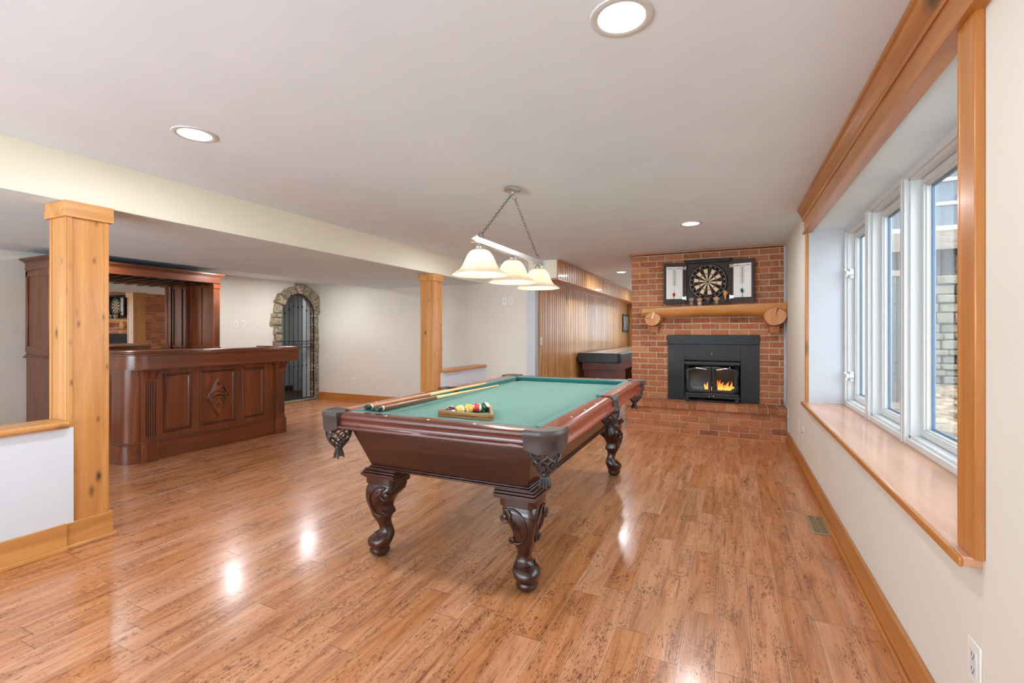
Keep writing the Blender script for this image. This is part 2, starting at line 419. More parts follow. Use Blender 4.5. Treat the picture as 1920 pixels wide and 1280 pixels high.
# right wall with the bay opening
WY0, WY1, WZ0, WZ1 = 1.70, 4.60, .665, 2.09
rw = MB()
rw.box(XR, XR+.15, YN-.2, WY0, 0, ZC); rw.box(XR, XR+.15, WY1, 7.9, 0, ZC)
rw.box(XR, XR+.15, 11.6, YF+.1, 0, ZC); rw.box(XR, XR+.15, 7.9, 11.6, 0, .75); rw.box(XR, XR+.15, 7.9, 11.6, 2.05, ZC)
rw.box(XR, XR+.15, WY0, WY1, 0, WZ0-.03); rw.box(XR, XR+.15, WY0, WY1, WZ1, ZC)
struct('wall_right', rw, M['wall'], smooth=0)
struct('wall_back', bx(XL-.15, -2.74, YB, YB+.12, 0, ZC), M['wall'])
fw = MB(); fw.box(XW-.1, -2.05, YF, YF+.1, 0, ZC); fw.box(0, XR+.15, YF, YF+.1, 0, ZC); fw.box(-2.05, 0, YF, YF+.1, 0, .95); fw.box(-2.05, 0, YF, YF+.1, 2.08, ZC)
struct('wall_far', fw, M['panel'], smooth=0)
w4 = struct_root('window_4'); fr = MB()
for x in (-2.05, -1.06, -.06): fr.box(x, x+.06, YF+.02, YF+.08, .95, 2.08)
fr.box(-2.05, 0, YF+.02, YF+.08, .95, 1.01); fr.box(-2.05, 0, YF+.02, YF+.08, 2.02, 2.08)
fr.build('frame', M['vinyl'], w4); bx(-2.0, -.05, YF+.045, YF+.05, 1, 2.03).build('glass_pane', M['glass'], w4)
# left wall with an arched opening
GY0, GY1 = 5.67, 6.41; GC = (GY0+GY1)/2; GR = (GY1-GY0)/2; GS = 1.95-GR
lw = MB()
lw.box(XL-.15, XL, YN-.2, GY0, 0, ZR+.1); lw.box(XL-.15, XL, GY1, YB+.12, 0, ZR+.1)
arc = [(GC-GR*math.cos(PI*k/20), GS+GR*math.sin(PI*k/20)) for k in range(21)]
for k in range(20):
    a, b = arc[k], arc[k+1]
    lw.prism([a, b, (b[0], ZR+.1), (a[0], ZR+.1)], 'X', XL-.15, XL)
struct('wall_left', lw, M['wall'], smooth=0)
# near wall behind the camera; wide window added to let in light
nw = MB(); NX0, NX1, NZ0, NZ1 = -6.2, -.6, .35, 2.0
nw.box(XL-.15, NX0, YN-.2, YN, 0, ZC); nw.box(NX1, XR+.15, YN-.2, YN, 0, ZC)
nw.box(NX0, NX1, YN-.2, YN, 0, NZ0); nw.box(NX0, NX1, YN-.2, YN, NZ1, ZC)
struct('wall_near', nw, M['wall'], smooth=0)
w2 = struct_root('window_added_near')
fr = MB()
for k in range(6):
    x = NX0+(NX1-NX0)*k/5; fr.box(x-.04, x+.04, YN-.12, YN-.04, NZ0, NZ1)
fr.box(NX0, NX1, YN-.12, YN-.04, NZ0, NZ0+.06); fr.box(NX0, NX1, YN-.12, YN-.04, NZ1-.06, NZ1)
fr.build('frame', M['vinyl'], w2); bx(NX0, NX1, YN-.085, YN-.08, NZ0+.05, NZ1-.05).build('glass_pane', M['glass'], w2)

# unseen window added to light the far room, hidden behind the chimney breast
w3 = struct_root('window_added_far'); fr = MB()
for k in range(5):
    y = 7.9+3.7*k/4; fr.box(XR+.04, XR+.11, y-.04, y+.04, .75, 2.05)
fr.box(XR+.04, XR+.11, 7.9, 11.6, .75, .81); fr.box(XR+.04, XR+.11, 7.9, 11.6, 1.99, 2.05)
fr.build('frame', M['vinyl'], w3); bx(XR+.07, XR+.075, 7.9, 11.6, .8, 2.0).build('glass_pane', M['glass'], w3)

# half walls under the beam, posts ------------------------------------------------
HX = -3.47
struct('wall_half_left', bx(HX-.13, HX, YN, 1.40, 0, .70), M['white_wall'], smooth=0)
struct('wall_half_back', bx(HX-.13, HX, 5.24, YB, 0, .71), M['white_wall'], smooth=0)
def cap_rail(y0, y1, name, z=.70):
    m = MB(); pr = [(HX-.165, z), (HX+.02, z), (HX+.035, z+.012), (HX+.035, z+.03), (HX+.025, z+.04), (HX-.17, z+.04)]
    m.prism(pr, 'Y', y0, y1); return struct(name, m, M['pineY'], bevel=.003)
cap_rail(YN, 1.372, 'trim_1'); cap_rail(5.28, YB-.02, 'trim_2', .71)
def base_board(name, p0, p1, nrm, h=.145, mat=None):
    """p0,p1 ends on the wall face; nrm outward 2D unit"""
    m = MB(); (x0, y0), (x1, y1) = p0, p1; nx, ny = nrm
    def strip(t0, t1, z0, z1):
        xs = sorted([x0+nx*t0, x1+nx*t1]); ys = sorted([y0+ny*t0, y1+ny*t1])
        m.box(xs[0], xs[1], ys[0], ys[1], z0, z1)
    strip(0, .016, 0, h); strip(.016, .030, 0, .022)
    return struct(name, m, mat, bevel=.003)
base_board('baseboard_half_wall', (HX, YN), (HX, 1.365), (1, 0), .152, M['pineY'])
base_board('baseboard_right', (XR, YN), (XR, 6.08), (-1, 0), .14, M['trimY'])
base_board('baseboard_back', (XL+.02, YB), (-3.62, YB), (0, -1), .14, M['trimX'])
base_board('baseboard_left', (XL, 4.25), (XL, 5.40), (1, 0), .14, M['trimY'])
base_board('baseboard_left_near', (XL, YN), (XL, 2.42), (1, 0), .14, M['trimY'])
base_board('baseboard_back_stub', (HX+.005, YB), (-2.75, YB), (0, -1), .14, M['trimX'])

def post(y, label):
    t = thing('timber_post', label, 'post', (HX-.115, y, 0))
    w_ = .1
    m = MB(); m.box(-w_, w_, -w_, w_, 0, ZL-.005)
    m.build('shaft', M['pineZ'], t, bevel=.003)
    c = MB()
    for x0, x1, y0, y1 in ((-w_, -w_+.022, -w_-.006, w_+.006), (w_-.022, w_+.006, -w_-.006, -w_+.0), ):
        pass
    # corner boards with shallow seams
    for sy in (-1, 1):
        c.box(w_, w_+.006, sy*w_, sy*(w_-.024), .14, ZL-.09)
    for sx in (-1, 1):
        c.box(sx*w_, sx*(w_-.026), -w_-.004, -w_, .14, ZL-.09)
    c.build('corner_board', M['pineZ'], t, bevel=.0015)
    b = MB(); b.box(-w_-.018, w_+.018, -w_-.018, w_+.018, 0, .148); b.box(-w_-.034, w_+.034, -w_-.034, w_+.034, 0, .02)
    b.build('base', M['pineY'], t, bevel=.004)
    k = MB(); k.box(-w_-.02, w_+.02, -w_-.02, w_+.02, ZL-.093, ZL-.001)
    k.build('capital', M['pineY'], t, bevel=.003)
    return t
post(1.476, 'square knotty pine post at the end of the low white wall nearest the camera')
post(5.17, 'square knotty pine post standing behind the pool table')

# end of the back wall, boxed soffit and pine panelling of the far room --------------
struct('trim_3', bx(-2.745, XW-.02, YB-.03, YB+.12, 0, ZC), M['white'], bevel=.002)
sf = bx(-2.72, -2.275, YB-.05, YB+.14, 2.03, ZC); struct('wall_soffit', sf, M['cream'], smooth=0)
def boards_y(m, x, y0, y1, z0, z1, dx, wmin, wmax):
    y = y0
    while y < y1:
        w_ = random.uniform(wmin, wmax); y2 = min(y+w_, y1)
        g = .0055
        # a board with chamfered long edges facing dx
        pr = [(x, y+.004), (x+dx*.009, y+.004), (x+dx*.017, y+g+.006), (x+dx*.017, y2-g-.006), (x+dx*.009, y2-.004), (x, y2-.004)]
        m.prism(pr, 'Z', z0, z1); y = y2
pw = MB(); boards_y(pw, XW-.017, YB+.12, YF, 0, 2.04, 1, .085, .15)
struct('wall_panelled', pw, M['panel'], smooth=0)
struct('wall_panel_backing', bx(XW-.12, XW-.017, YB+.12, YF, 0, ZC), M['espresso'], smooth=0)
ps = MB(); boards_y(ps, -2.277, YB-.05, YF, 2.03, ZC-.004, 1, .085, .13)
struct('trim_4', ps, M['panel'], smooth=0)
struct('ceiling_soffit', bx(XW-.02, -2.278, YB+.141, YF, 2.035, ZC), M['panel'], smooth=0)
m = MB(); m.box(-2.262, -2.235, YB-.05, YF, ZC-.022, ZC-.001); m.box(-2.63, -2.255, YB-.075, YB-.05, 2.012, 2.034); m.box(-2.29, -2.25, YB-.05, YF, 2.012, 2.031)
m.box(XW, XW+.02, YB+.14, YF, 2.015, 2.035)
struct('trim_5', m, M['trimY'], bevel=.002)
pt = MB()
for k in range(4): pt.box(XW, XW+.02+.01*(k % 2), YF-.03-.05*k, YF-.0-.05*k, 0, 2.0)
struct('trim_6', MB().box(XW-.0, XW+.03, YF-.12, YF-.001, 0, 2.03), M['trimZ'], bevel=.003)

# ================================================================== WINDOW BAY
bay = MB()
bay.box(XR+.002, .98, WY1-.002, WY1+.12, .5, WZ1+.15)          # far jamb
bay.box(XR+.002, .98, WY0-.12, WY0+.002, .5, WZ1+.15)          # near jamb
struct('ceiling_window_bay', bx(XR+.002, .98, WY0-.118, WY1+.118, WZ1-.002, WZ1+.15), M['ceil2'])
bay.box(XR+.002, .98, WY0-.12, WY1+.12, .45, WZ0-.03)
struct('wall_window_bay', bay, M['white'], smooth=0)
sill = MB(); sill.box(.548, .86, WY0-.09, WY1+.055, WZ0-.026, WZ0)
struct('trim_7', sill, M['sill'], bevel=.004)
m = MB(); m.box(.541, .5485, WY0-.095, WY1+.06, WZ0-.027, WZ0-.001)
struct('trim_8', m, M['trimY'], bevel=.002)
wc = MB(); wc.box(.568, XR, WY0-.105, WY0-.018, WZ0, WZ1+.005)
wc.box(.568, XR, WY1+.0, WY1+.035, WZ0, WZ1+.005)
wc.box(.568, .605, WY0-.018, WY0-.001, WZ0, WZ1)
struct('trim_9', wc, M['trimZ'], bevel=.003)
# header board and crown moulding run on towards the camera
hd = MB(); hd.box(.562, XR, -.4, WY1+.04, WZ1-.01, ZC-.09); hd.box(.55, .612, -.4, WY1+.045, WZ1-.012, WZ1+.004)
cr = [(XR, ZC-.105), (.556, ZC-.105), (.553, ZC-.092), (.556, ZC-.08), (.548, ZC-.07), (.54, ZC-.05), (.53, ZC-.04), (.527, ZC-.025), (.517, ZC-.018), (.515, ZC-.001), (XR, ZC-.001)]
hd.prism(cr, 'Y', -.4, WY1+.09)
struct('trim_10', hd, M['trimY'], bevel=.0015)

win = struct_root('window_1')
NWIN = 4; PW = (WY1-WY0)/NWIN
fm = MB(); X0 = .83
# outer casing with stepped profile
def ring(m, x0, x1, y0, y1, z0, z1, w_):
    m.box(x0, x1, y0, y1, z0, z0+w_); m.box(x0, x1, y0, y1, z1-w_, z1)
    m.box(x0, x1, y0, y0+w_, z0+w_, z1-w_); m.box(x0, x1, y1-w_, y1, z0+w_, z1-w_)
ring(fm, X0+.004, .955, WY0, WY1, WZ0, WZ1, .034)
ring(fm, X0+.022, .955, WY0+.03, WY1-.03, WZ0+.03, WZ1-.03, .016)
for k in range(1, NWIN):
    y = WY0+PW*k
    fm.box(X0, .955, y-.028, y+.028, WZ0, WZ1-.03); fm.box(X0+.022, .955, y-.045, y+.045, WZ0+.03, WZ1-.03)
    fm.box(X0-.007, X0, y-.012, y+.012, WZ0, WZ1-.03)
fm.build('frame', M['vinyl'], win, bevel=.002, seg=1)
for k in range(NWIN):
    y0 = WY0+PW*k+.047; y1 = WY0+PW*(k+1)-.047
    s = MB(); ring(s, .895, .945, y0, y1, WZ0+.048, WZ1-.048, .034); ring(s, .905, .94, y0+.03, y1-.03, WZ0+.078, WZ1-.078, .012)
    sh = s.build('sash', M['vinyl'], win, bevel=.002, seg=1)
    sp = MB(); ring(sp, .926, .938, y0+.040, y1-.040, WZ0+.088, WZ1-.088, .012)
    sp.build('spacer', M['spacer'], sh, smooth=0)
    bx(.930, .933, y0+.04, y1-.04, WZ0+.088, WZ1-.088).build('glass_pane', M['glass'], sh, smooth=0)
    if k == NWIN-1:
        for z in (.90, 1.72):
            l = MB(); yy = y1+.012
            l.box(.862, .893, yy-.030, yy+.012, z-.04, z+.04); l.lathe([(.018, -.03), (.018, .018), (.006, .022)], (.866, yy-.035, z), 12, 'X')
            l.tube([(.85, yy-.03, z), (.832, yy-.05, z+.02), (.822, yy-.075, z+.03)], .009); l.tube([(.85, yy-.03, z), (.835, yy-.05, z-.02), (.826, yy-.07, z-.028)], .007)
            l.build('latch', M['vinyl'], win, bevel=.003)

# ================================================================== OUTSIDE
t = NT('stony_soil'); v = t.co(); n = t.noise(v, 9, 8, .7, .4); n2 = t.noise(v, 1.6, 3)
c = t.ramp(n, [(.35, lin((70, 56, 44))), (.5, lin((128, 106, 84))), (.65, lin((176, 154, 126)))])
c = t.mix(t.ramp(n2, [(.45, (0, 0, 0)), (.7, (.6, .6, .6))]), c, lin((150, 120, 92)))
M['soil'] = t.done(t.bsdf(c, .95, 0, .1, bump=n, bump_d=.05))
g = MB(); N = 26
def gz(x, y): return .10+.05*(x-1)+.035*(y-2)+.06*math.sin(x*3.1+y*1.7)*math.cos(y*2.3)
for i in range(N):
    for j in range(N):
        xs = [1.0+8.0*i/N, 1.0+8.0*(i+1)/N]; ys = [-1+13.0*j/N, -1+13.0*(j+1)/N]
        g.add([(xs[0], ys[0], gz(xs[0], ys[0])), (xs[1], ys[0], gz(xs[1], ys[0])), (xs[1], ys[1], gz(xs[1], ys[1])), (xs[0], ys[1], gz(xs[0], ys[1]))], [(0, 1, 2, 3)])
struct('ground_yard', g, M['soil'])
rk = MB(); random.seed(11)
for k in range(90):
    x = random.uniform(1.5, 3.6); y = random.uniform(3.6, 8.7); r = random.uniform(.04, .15)
    if x < 2.4 and 7.3 < y < 7.9: continue
    rk.ball((x, y, gz(x, y)+r*.2), r, 7, 5, random.uniform(.7, 1.3), random.uniform(.7, 1.3), random.uniform(.4, .8))
M['rubble'] = plain('rubble', (140, 122, 100), .9, vary=.3, scale=6, bump=.01)
o = rk.build('gravel_rubble', M['rubble'], smooth=0); o['kind'] = 'stuff'; tag(o, 'loose rubble and broken rocks on the yard ground outside the window', 'rubble')
sw = MB(); random.seed(5)
z = .2
while z < 2.0:
    h = random.uniform(.09, .17); x = 2.25+random.uniform(-.1, 0)
    while x < 5.2:
        w_ = random.uniform(.14, .38); d = random.uniform(0, .09)
        sw.box(x+.008, x+w_-.008, 9.15-d, 9.5, z+.006, z+h-.006); x += w_
    z += h
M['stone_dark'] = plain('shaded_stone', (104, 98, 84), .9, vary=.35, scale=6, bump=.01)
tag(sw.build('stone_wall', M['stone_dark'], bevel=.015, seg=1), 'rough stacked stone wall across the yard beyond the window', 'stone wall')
sh = thing('timber_shed', 'dark timber outbuilding with white framed windows above a weathered beam', 'shed', (0, 0, 0))
M['siding'] = wood('dark_siding', (62, 54, 50), (36, 30, 28), 'Z', .8, ring=2)
M['weathered'] = wood('weathered_beam', (140, 126, 112), (96, 84, 74), 'X', .8, ring=2)
m = MB()
for k in range(34):
    m.box(1.1+k*.14, 1.1+k*.14+.125, 9.72, 9.76, .3, 2.62)
m.box(1.1, 5.9, 9.76, 10.3, .3, 4.6)
m.build('wall', M['siding'], sh, smooth=0)
bx(1.0, 6, 9.55, 9.8, 2.56, 2.86).build('beam', M['weathered'], sh)
for k in range(4):
    x = 1.15+k*1.2
    f = MB(); 
    for (a, b, c_, d) in ((x, x+1.15, 2.88, 2.95), (x, x+1.15, 3.28, 3.33), (x, x+1.15, 3.66, 3.71), (x, x+1.15, 4.1, 4.18)):
        f.box(a, b, 9.68, 9.75, c_, d)
    f.box(x, x+.06, 9.68, 9.75, 2.88, 4.18); f.box(x+1.09, x+1.15, 9.68, 9.75, 2.88, 4.18)
    w_ = f.build('window', M['vinyl'], sh); bx(x, x+1.15, 9.71, 9.72, 2.9, 4.15).build('pane', M['farpane'], w_)
fc = thing('metal_fence', 'dark slatted fence panel standing in the yard near the house', 'fence', (0, 0, 0))
m = MB()
for k in range(9): m.box(1.62+k*.065, 1.62+k*.065+.045, 7.6, 7.63, .25, 2.0)
m.build('slat_panel', M['black'], fc); bx(1.6, 2.2, 7.58, 7.65, 1.98, 2.05).build('top_rail', M['weathered'], fc)
bx(1.56, 1.62, 7.57, 7.66, .2, 2.1).build('post', M['vinyl'], fc)

# ================================================================== POOL TABLE
TX, TY = -1.36, 3.10; HW, HL = .665, 1.235; BED = .750; DZ = .03   # DZ lifts the top parts
tb = thing('pool_table', 'carved mahogany pool table with green cloth and dark leather net pockets', 'pool table', (TX, TY, 0), .015)
PCX, PCY = HW-.135, HL-.135        # corner pocket centres
# slate bed with notches at the pockets
def notch(cx, cy, r, a0, a1, n=8): return [(cx+r*math.cos(R(a0+(a1-a0)*k/n)), cy+r*math.sin(R(a0+(a1-a0)*k/n))) for k in range(n+1)]
bw, bl = HW-.10, HL-.10
poly = []
poly += [(bw, -.06)]+notch(HW-.09, 0, .055, 250, 110)+[(bw, .06)]
poly += notch(PCX, PCY, .065, -50, -220+0)[:0]
poly += [(bw, PCY-.10)]+notch(PCX, PCY, .062, 290, 160)+[(PCX-.10, bl)]
poly += [(-PCX+.10, bl)]+notch(-PCX, PCY, .062, 20, -110)+[(-bw, PCY-.10)]
poly += [(-bw, .06)]+notch(-HW+.09, 0, .055, 70, -70)+[(-bw, -.06)]
poly += [(-bw, -PCY+.10)]+notch(-PCX, -PCY, .062, 110, -20)+[(-PCX+.10, -bl)]
poly += [(PCX-.10, -bl)]+notch(PCX, -PCY, .062, 200, 70)+[(bw, -PCY+.10)]
MB().prism(poly, 'Z', BED-.03, BED).build('bed', M['cloth'], tb, smooth=0)
# rails
def rail(length, T, m, cm):
    """local: length along x, outward is -y with outer face at y=0"""
    r = MB(); h = length/2
    pr = [(0.0, .736), (-.012, .730), (-.015, .720), (-.011, .714), (.10, .714), (.10, BED-.03), (.105, BED), (.107, .789), (.05, .793), (.012, .790), (.002, .782), (-.001, .77), (.003, .764), (.003, .742)]
    r.loft([[(-h, p[0], p[1]) for p in pr], [(h, p[0], p[1]) for p in pr]], T=T)
    o = r.build('rail', m, tb, bevel=.0015, seg=1)
    for i in range(1, 4):
        x = -h+.03+(length-.06)*i/4
        MB().lathe([(.0085, .7905), (.0085, .7935), (.004, .794)], (x, .045, 0), 4, T=T).build('sight', M['inlay'], o, smooth=0)
    cu = MB(); s0 = h+.012; s1 = h-.045
    cs = []
    for s, f in ((-1, 0), (1, 1)):
        cs.append([(s*s0, .106, BED+.001), (s*s0, .106, .788), (s*(s0-.01), .118, .790), (s*s1, .152, .786), (s*(s1+.006), .155, .779), (s*(s1+.01), .145, BED+.001)])
    cu.loft(cs, T=T)
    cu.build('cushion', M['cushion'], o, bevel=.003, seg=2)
    return o
LS = 2*(HW-.135)+.03; LL = HL-.135-.065+.02
def TT(x, y, deg): return Matrix.Translation((x, y, 0)) @ Matrix.Rotation(R(deg), 4, 'Z')
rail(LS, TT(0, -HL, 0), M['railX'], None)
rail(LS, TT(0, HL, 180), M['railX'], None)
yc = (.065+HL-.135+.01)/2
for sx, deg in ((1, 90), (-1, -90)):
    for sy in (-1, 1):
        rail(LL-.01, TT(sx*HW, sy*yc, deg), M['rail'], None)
# frame below the rails and tapering apron
fr = MB(); fr.box(-HW+.06, HW-.06, -HL+.09, HL-.09, .715, .755)
fr.build('subframe', M['mahY'], tb)
ap = MB()
def rect(hx, hy, z): return [(-hx, -hy, z), (hx, -hy, z), (hx, hy, z), (-hx, hy, z)]
ap.loft([rect(.528, 1.150, .745), rect(.529, 1.151, .735), rect(.472, 1.050, .512)])
apo = ap.build('apron', [M['mahY'], M['mahX']], tb, bevel=.003)
for p_ in apo.data.polygons: p_.material_index = 1 if abs(p_.normal.y) > abs(p_.normal.x) else 0
mo = MB()
for hx, hy, z0, z1 in ((.479, 1.057, .504, .514), (.484, 1.063, .494, .504)):
    mo.box(-hx, hx, -hy, hy, z0, z1)
mo.build('base_moulding', M['mahY'], tb, bevel=.004)
# leather pockets
def pocket(cx, cy, sx, sy):
    corner = sx != 0 and sy != 0
    pts = []
    if corner:
        ox, oy = HW+.008, HL+.008; r = .085
        pts.append((ox-.145, oy)); pts.append((ox-.115, oy))
        for k in range(11):
            a = PI/2*(1-k/10.0); pts.append((ox-r+r*math.cos(a), oy-r+r*math.sin(a)))
        pts.append((ox, oy-.115)); pts.append((ox, oy-.145))
        pts = [(p[0]*sx, p[1]*sy) for p in pts]
    else:
        ox = HW+.010
        pts = [(sx*(ox-.008+.008*math.cos(PI/2*u)), u*.062) for u in [-1, -.85, -.6, -.3, 0, .3, .6, .85, 1]]
        pts = [(sx*(HW-.004), -.064)]+pts+[(sx*(HW-.004), .064)]
    n = len(pts); secs = []
    for i, p in enumerate(pts):
        u = i/(n-1.0); e = math.sin(PI*u)
        drop = .712-(.018*e**.5 if corner else .010*e)+.005*math.cos(u*6*PI)*(1 if 0 < i < n-1 else 0)
        a = Vector(pts[max(i-1, 0)]); b = Vector(pts[min(i+1, n-1)]); tg = (b-a).normalized(); nn = Vector((tg.y, -tg.x))
        if nn.dot(Vector(p)-Vector((cx, cy))) < 0: nn = -nn
        def q(o_, z): return (p[0]+nn.x*o_, p[1]+nn.y*o_, z)
        secs.append([q(-.006, drop+.01), q(.006, drop), q(.009, .735), q(.010, .766), q(.014, .774), q(.014, .790), q(.008, .799), q(-.008, .800), q(-.014, .795), q(-.010, .77)])
    m = MB(); m.loft(secs)
    # top pad between leather rim and the pocket mouth
    if corner:
        inner = [(cx+.064*math.cos(a), cy+.064*math.sin(a)) for a in [R({(1, 1): 112, (1, -1): -22+0, (-1, 1): 68, (-1, -1): 202}[(sx, sy)])*0 + math.atan2(q_[1]-cy, q_[0]-cx) for q_ in pts]]
    else:
        ic = (sx*(HW-.075), 0)
        inner = [(ic[0]+.05*math.cos(math.atan2(q_[1]-ic[1], q_[0]-ic[0])), ic[1]+.052*math.sin(math.atan2(q_[1]-ic[1], q_[0]-ic[0]))) for q_ in pts]
    secs = []
    for p, q_ in zip(pts, inner):
        secs.append([(p[0], p[1], .797), (q_[0], q_[1], .793), (q_[0], q_[1], .70), (q_[0]*.98+p[0]*.02, q_[1]*.98+p[1]*.02, .70), (p[0]*.9+q_[0]*.1, p[1]*.9+q_[1]*.1, .785)])
    m.loft(secs)
    o = m.build('pocket', M['leather'], tb, smooth=50)
    # net
    nx, ny = (cx+sx*.068, cy+sy*.066) if corner else (sx*(HW-.040), 0)
    r0 = .063; z0, z1 = .706, .600
    net = MB(); K = 9
    def rad(u): return r0*(1+.12*math.sin(PI*u*.9))*(1-u**2.2*.62)
    for k in range(K):
        for s in (-1, 1):
            pp = []
            for i in range(13):
                u = i/12.0
                # strands wander to and fro so that they cross into diamonds
                a = 2*PI*k/K+s*(PI/K)*math.sin(PI*u*2.5+.3)*1.0
                pp.append((nx+rad(u)*math.cos(a), ny+rad(u)*math.sin(a), z0+(z1-z0)*u))
            net.tube(pp, .0042, 5, flat=1)
    net.tube([(nx+r0*math.cos(2*PI*k/20), ny+r0*math.sin(2*PI*k/20), z0+.004) for k in range(20)], .006, 6, closed=True)
    no = net.build('net', M['netl'], o)
    ts = MB(); rb = rad(1)
    ts.lathe([(rb*.9, z1+.004), (rb*.95, z1-.006), (rb*.72, z1-.016), (rb*.8, z1-.022)], (nx, ny, 0), 14)
    for k in range(13):
        a = 2*PI*k/13
        ts.tube([(nx+rb*.6*math.cos(a), ny+rb*.6*math.sin(a), z1-.016), (nx+rb*.85*math.cos(a), ny+rb*.85*math.sin(a), z1-.035), (nx+rb*1.05*math.cos(a), ny+rb*1.05*math.sin(a), z1-.052-.006*(k % 3))], .0045, 5)
    ts.build('tassel', M['netl'], o)
    if corner and sx == 1 and sy == -1:
        e = MB(); c0 = Vector((HW+.008-.085, -HL-.008+.085)); d = Vector((math.cos(R(-40)), math.sin(R(-40))))
        cc = c0+d*.0965; tg = Vector((-d.y, d.x))
        def P3(u, z): return (cc.x+tg.x*u, cc.y+tg.y*u, z)
        e.tube([P3(-.011, .715), P3(-.011, .755), P3(.011, .715), P3(.011, .755)], .0016, 5)
        for s in (-1, 1):
            for k in range(3):
                zz = .712+.012*k
                e.tube([P3(s*.016, zz), P3(s*.024, zz+.012), P3(s*.016, zz+.024)], .001, 4)
        e.build('embossed_letter', M['leather'], o)
for sx in (-1, 1):
    for sy in (-1, 1): pocket(sx*PCX, sy*PCY, sx, sy)
    pocket(sx*(HW-.09), 0, sx, 0)
# carved legs
def leg(cx, cy, sx, sy):
    """outer corner of the leg top at (cx,cy); leg grows inwards"""
    pr = [(.455, -.012, .185), (.415, -.012, .185), (.412, .000, .168), (.395, -.008, .172), (.365, -.014, .165), (.335, -.012, .138), (.305, -.006, .120), (.275, .004, .112), (.252, .010, .120), (.235, .014, .122),
          (.218, .020, .108), (.195, .030, .104), (.170, .040, .106), (.148, .044, .112), (.130, .036, .118), (.113, .012, .122), (.100, -.004, .122), (.085, -.012, .120), (.068, -.010, .114), (.055, .000, .106), (.046, .004, .102), (.034, -.002, .106), (.018, .004, .102), (.006, .020, .092), (.004, .024, .088)]
    secs = []
    for z, a, b in pr:
        c = (a+b)/2; h = (b-a)/2; ring = []
        ex = 5.0 if z > .2 else 3.0 if z > .09 else 2.4
        for k in range(24):
            t_ = 2*PI*k/24; ct, st = math.cos(t_), math.sin(t_)
            u = c+h*math.copysign(abs(ct)**(2/ex), ct); v_ = c+h*math.copysign(abs(st)**(2/ex), st)
            ring.append((cx-sx*u, cy-sy*v_, z))
        secs.append(ring)
    m = MB(); m.loft(secs); o = m.build('leg', M['mahZ'], tb, smooth=50)
    # acanthus scroll carved on both outer faces
    def face(kind):
        s = MB()
        def P(u, z, out):
            # interpolate the outer offset of the leg at this height
            for (z1, a1, b1), (z2, a2, b2) in zip(pr, pr[1:]):
                if z2 <= z <= z1:
                    f = (z1-z)/(z1-z2) if z1 > z2 else 0; off = a1+(a2-a1)*f; break
            else: off = pr[0][1]
            off -= out
            return (cx-sx*u, cy-sy*off, z) if kind == 'y' else (cx-sx*off, cy-sy*u, z)
        big = []
        for k in range(26):     # large volute, winding in at the top
            a = -PI/2+k*PI*2.3/25; rr = .036*(1-k/34.0)
            big.append((.142+rr*math.cos(a)*-1, .362+rr*math.sin(a)*-1))
        body = [(.100, .236), (.085, .232), (.062, .240), (.046, .262), (.036, .292), (.032, .325), (.042, .362), (.066, .388), (.100, .402), (.142, .398)]
        s.tube([P(u, z, .002) for u, z in body+big[1:]], [.0065]*(len(body))+[.0065*(1-.5*k/25) for k in range(25)], 7)
        s.tube([P(.112+.014*math.cos(R(a))*(1-a/900), .246+.014*math.sin(R(a))*(1-a/900), .002) for a in range(-90, 400, 30)], .0055, 6)
        s.lathe([(.014, 0), (.012, .004), (.001, .006)], (0, 0, 0), 12, T=Matrix.Translation(P(.142, .362, 0)) @ Matrix.Rotation(R(90) if kind == 'y' else R(90), 4, 'X' if kind == 'y' else 'Y'))
        for q in range(4):
            s.tube([P(.062+.012*q, .27+.012*q, .0), P(.066+.012*q, .31+.01*q, .002), P(.082+.011*q, .345+.008*q, .0)], .0035, 5)
        s.build('carved_scroll', M['mahZ'], o, smooth=60)
        MB().tube([P(.026, .13, .001), P(.07, .116, .003), P(.112, .13, .001)], .003, 5).build('ankle_bead', M['mahZ'], o, smooth=60)
    face('y'); face('x')
    f = MB(); f.lathe([(.030, 0), (.034, .003), (.034, .008), (.028, .010)], (cx-sx*.056, cy-sy*.056, 0), 18)
    f.build('foot_leveller', M['steel_black'], o)
    b = MB()
    def blk(e, z0, z1): b.box(cx+sx*(.012+e), cx-sx*(.200), cy+sy*(.012+e), cy-sy*(.200), z0, z1)
    blk(.0, .448, .458); blk(.010, .458, .474); blk(.002, .474, .487); blk(-.006, .487, .498)
    b.build('leg_block', M['mahX'], o, bevel=.003)
LX, LY = .500, 1.062
for sx in (-1, 1):
    for sy in (-1, 1): leg(sx*LX, sy*LY, sx, sy)

for o in list(tb.children):
    if o.name.split('.')[0] in ('bed', 'rail', 'pocket'): o.location.z = DZ
# cues --------------------------------------------------------------------------
def cue(p0, p1, label, butt):
    p0, p1 = Vector(p0), Vector(p1); L = (p1-p0).length
    t_ = thing('pool_cue', label, 'pool cue', p0); t_['group'] = 'cues on the table'
    q = (p1-p0).to_track_quat('Z', 'Y'); t_.rotation_mode = 'QUATERNION'; t_.rotation_quaternion = q
    MB().lathe([(.0125, .03), (.0140, .035), (.0142, .10), (.0135, .30), (.0118, .62)], n=14).build('butt', butt, t_)
    MB().lathe([(.0110, .0), (.0140, .004), (.0140, .034)], n=14).build('bumper', M['black'], t_)
    MB().lathe([(.0141, .036), (.0143, .038), (.0143, .046), (.0141, .048)], n=14).build('butt_ring', M['inlay'], t_)
    MB().lathe([(.0118, .62), (.0100, .85), (.0066, L-.02)], n=14).build('shaft', M['cueshaft'], t_)
    MB().lathe([(.0067, L-.02), (.0067, L-.008), (.0062, L-.006), (.0055, L)], n=12).build('ferrule', M['inlay'], t_)
M['cueshaft'] = wood('maple_cue_shaft', (244, 216, 164), (230, 194, 136), 'Z', .3, ring=.5, coat=.3)
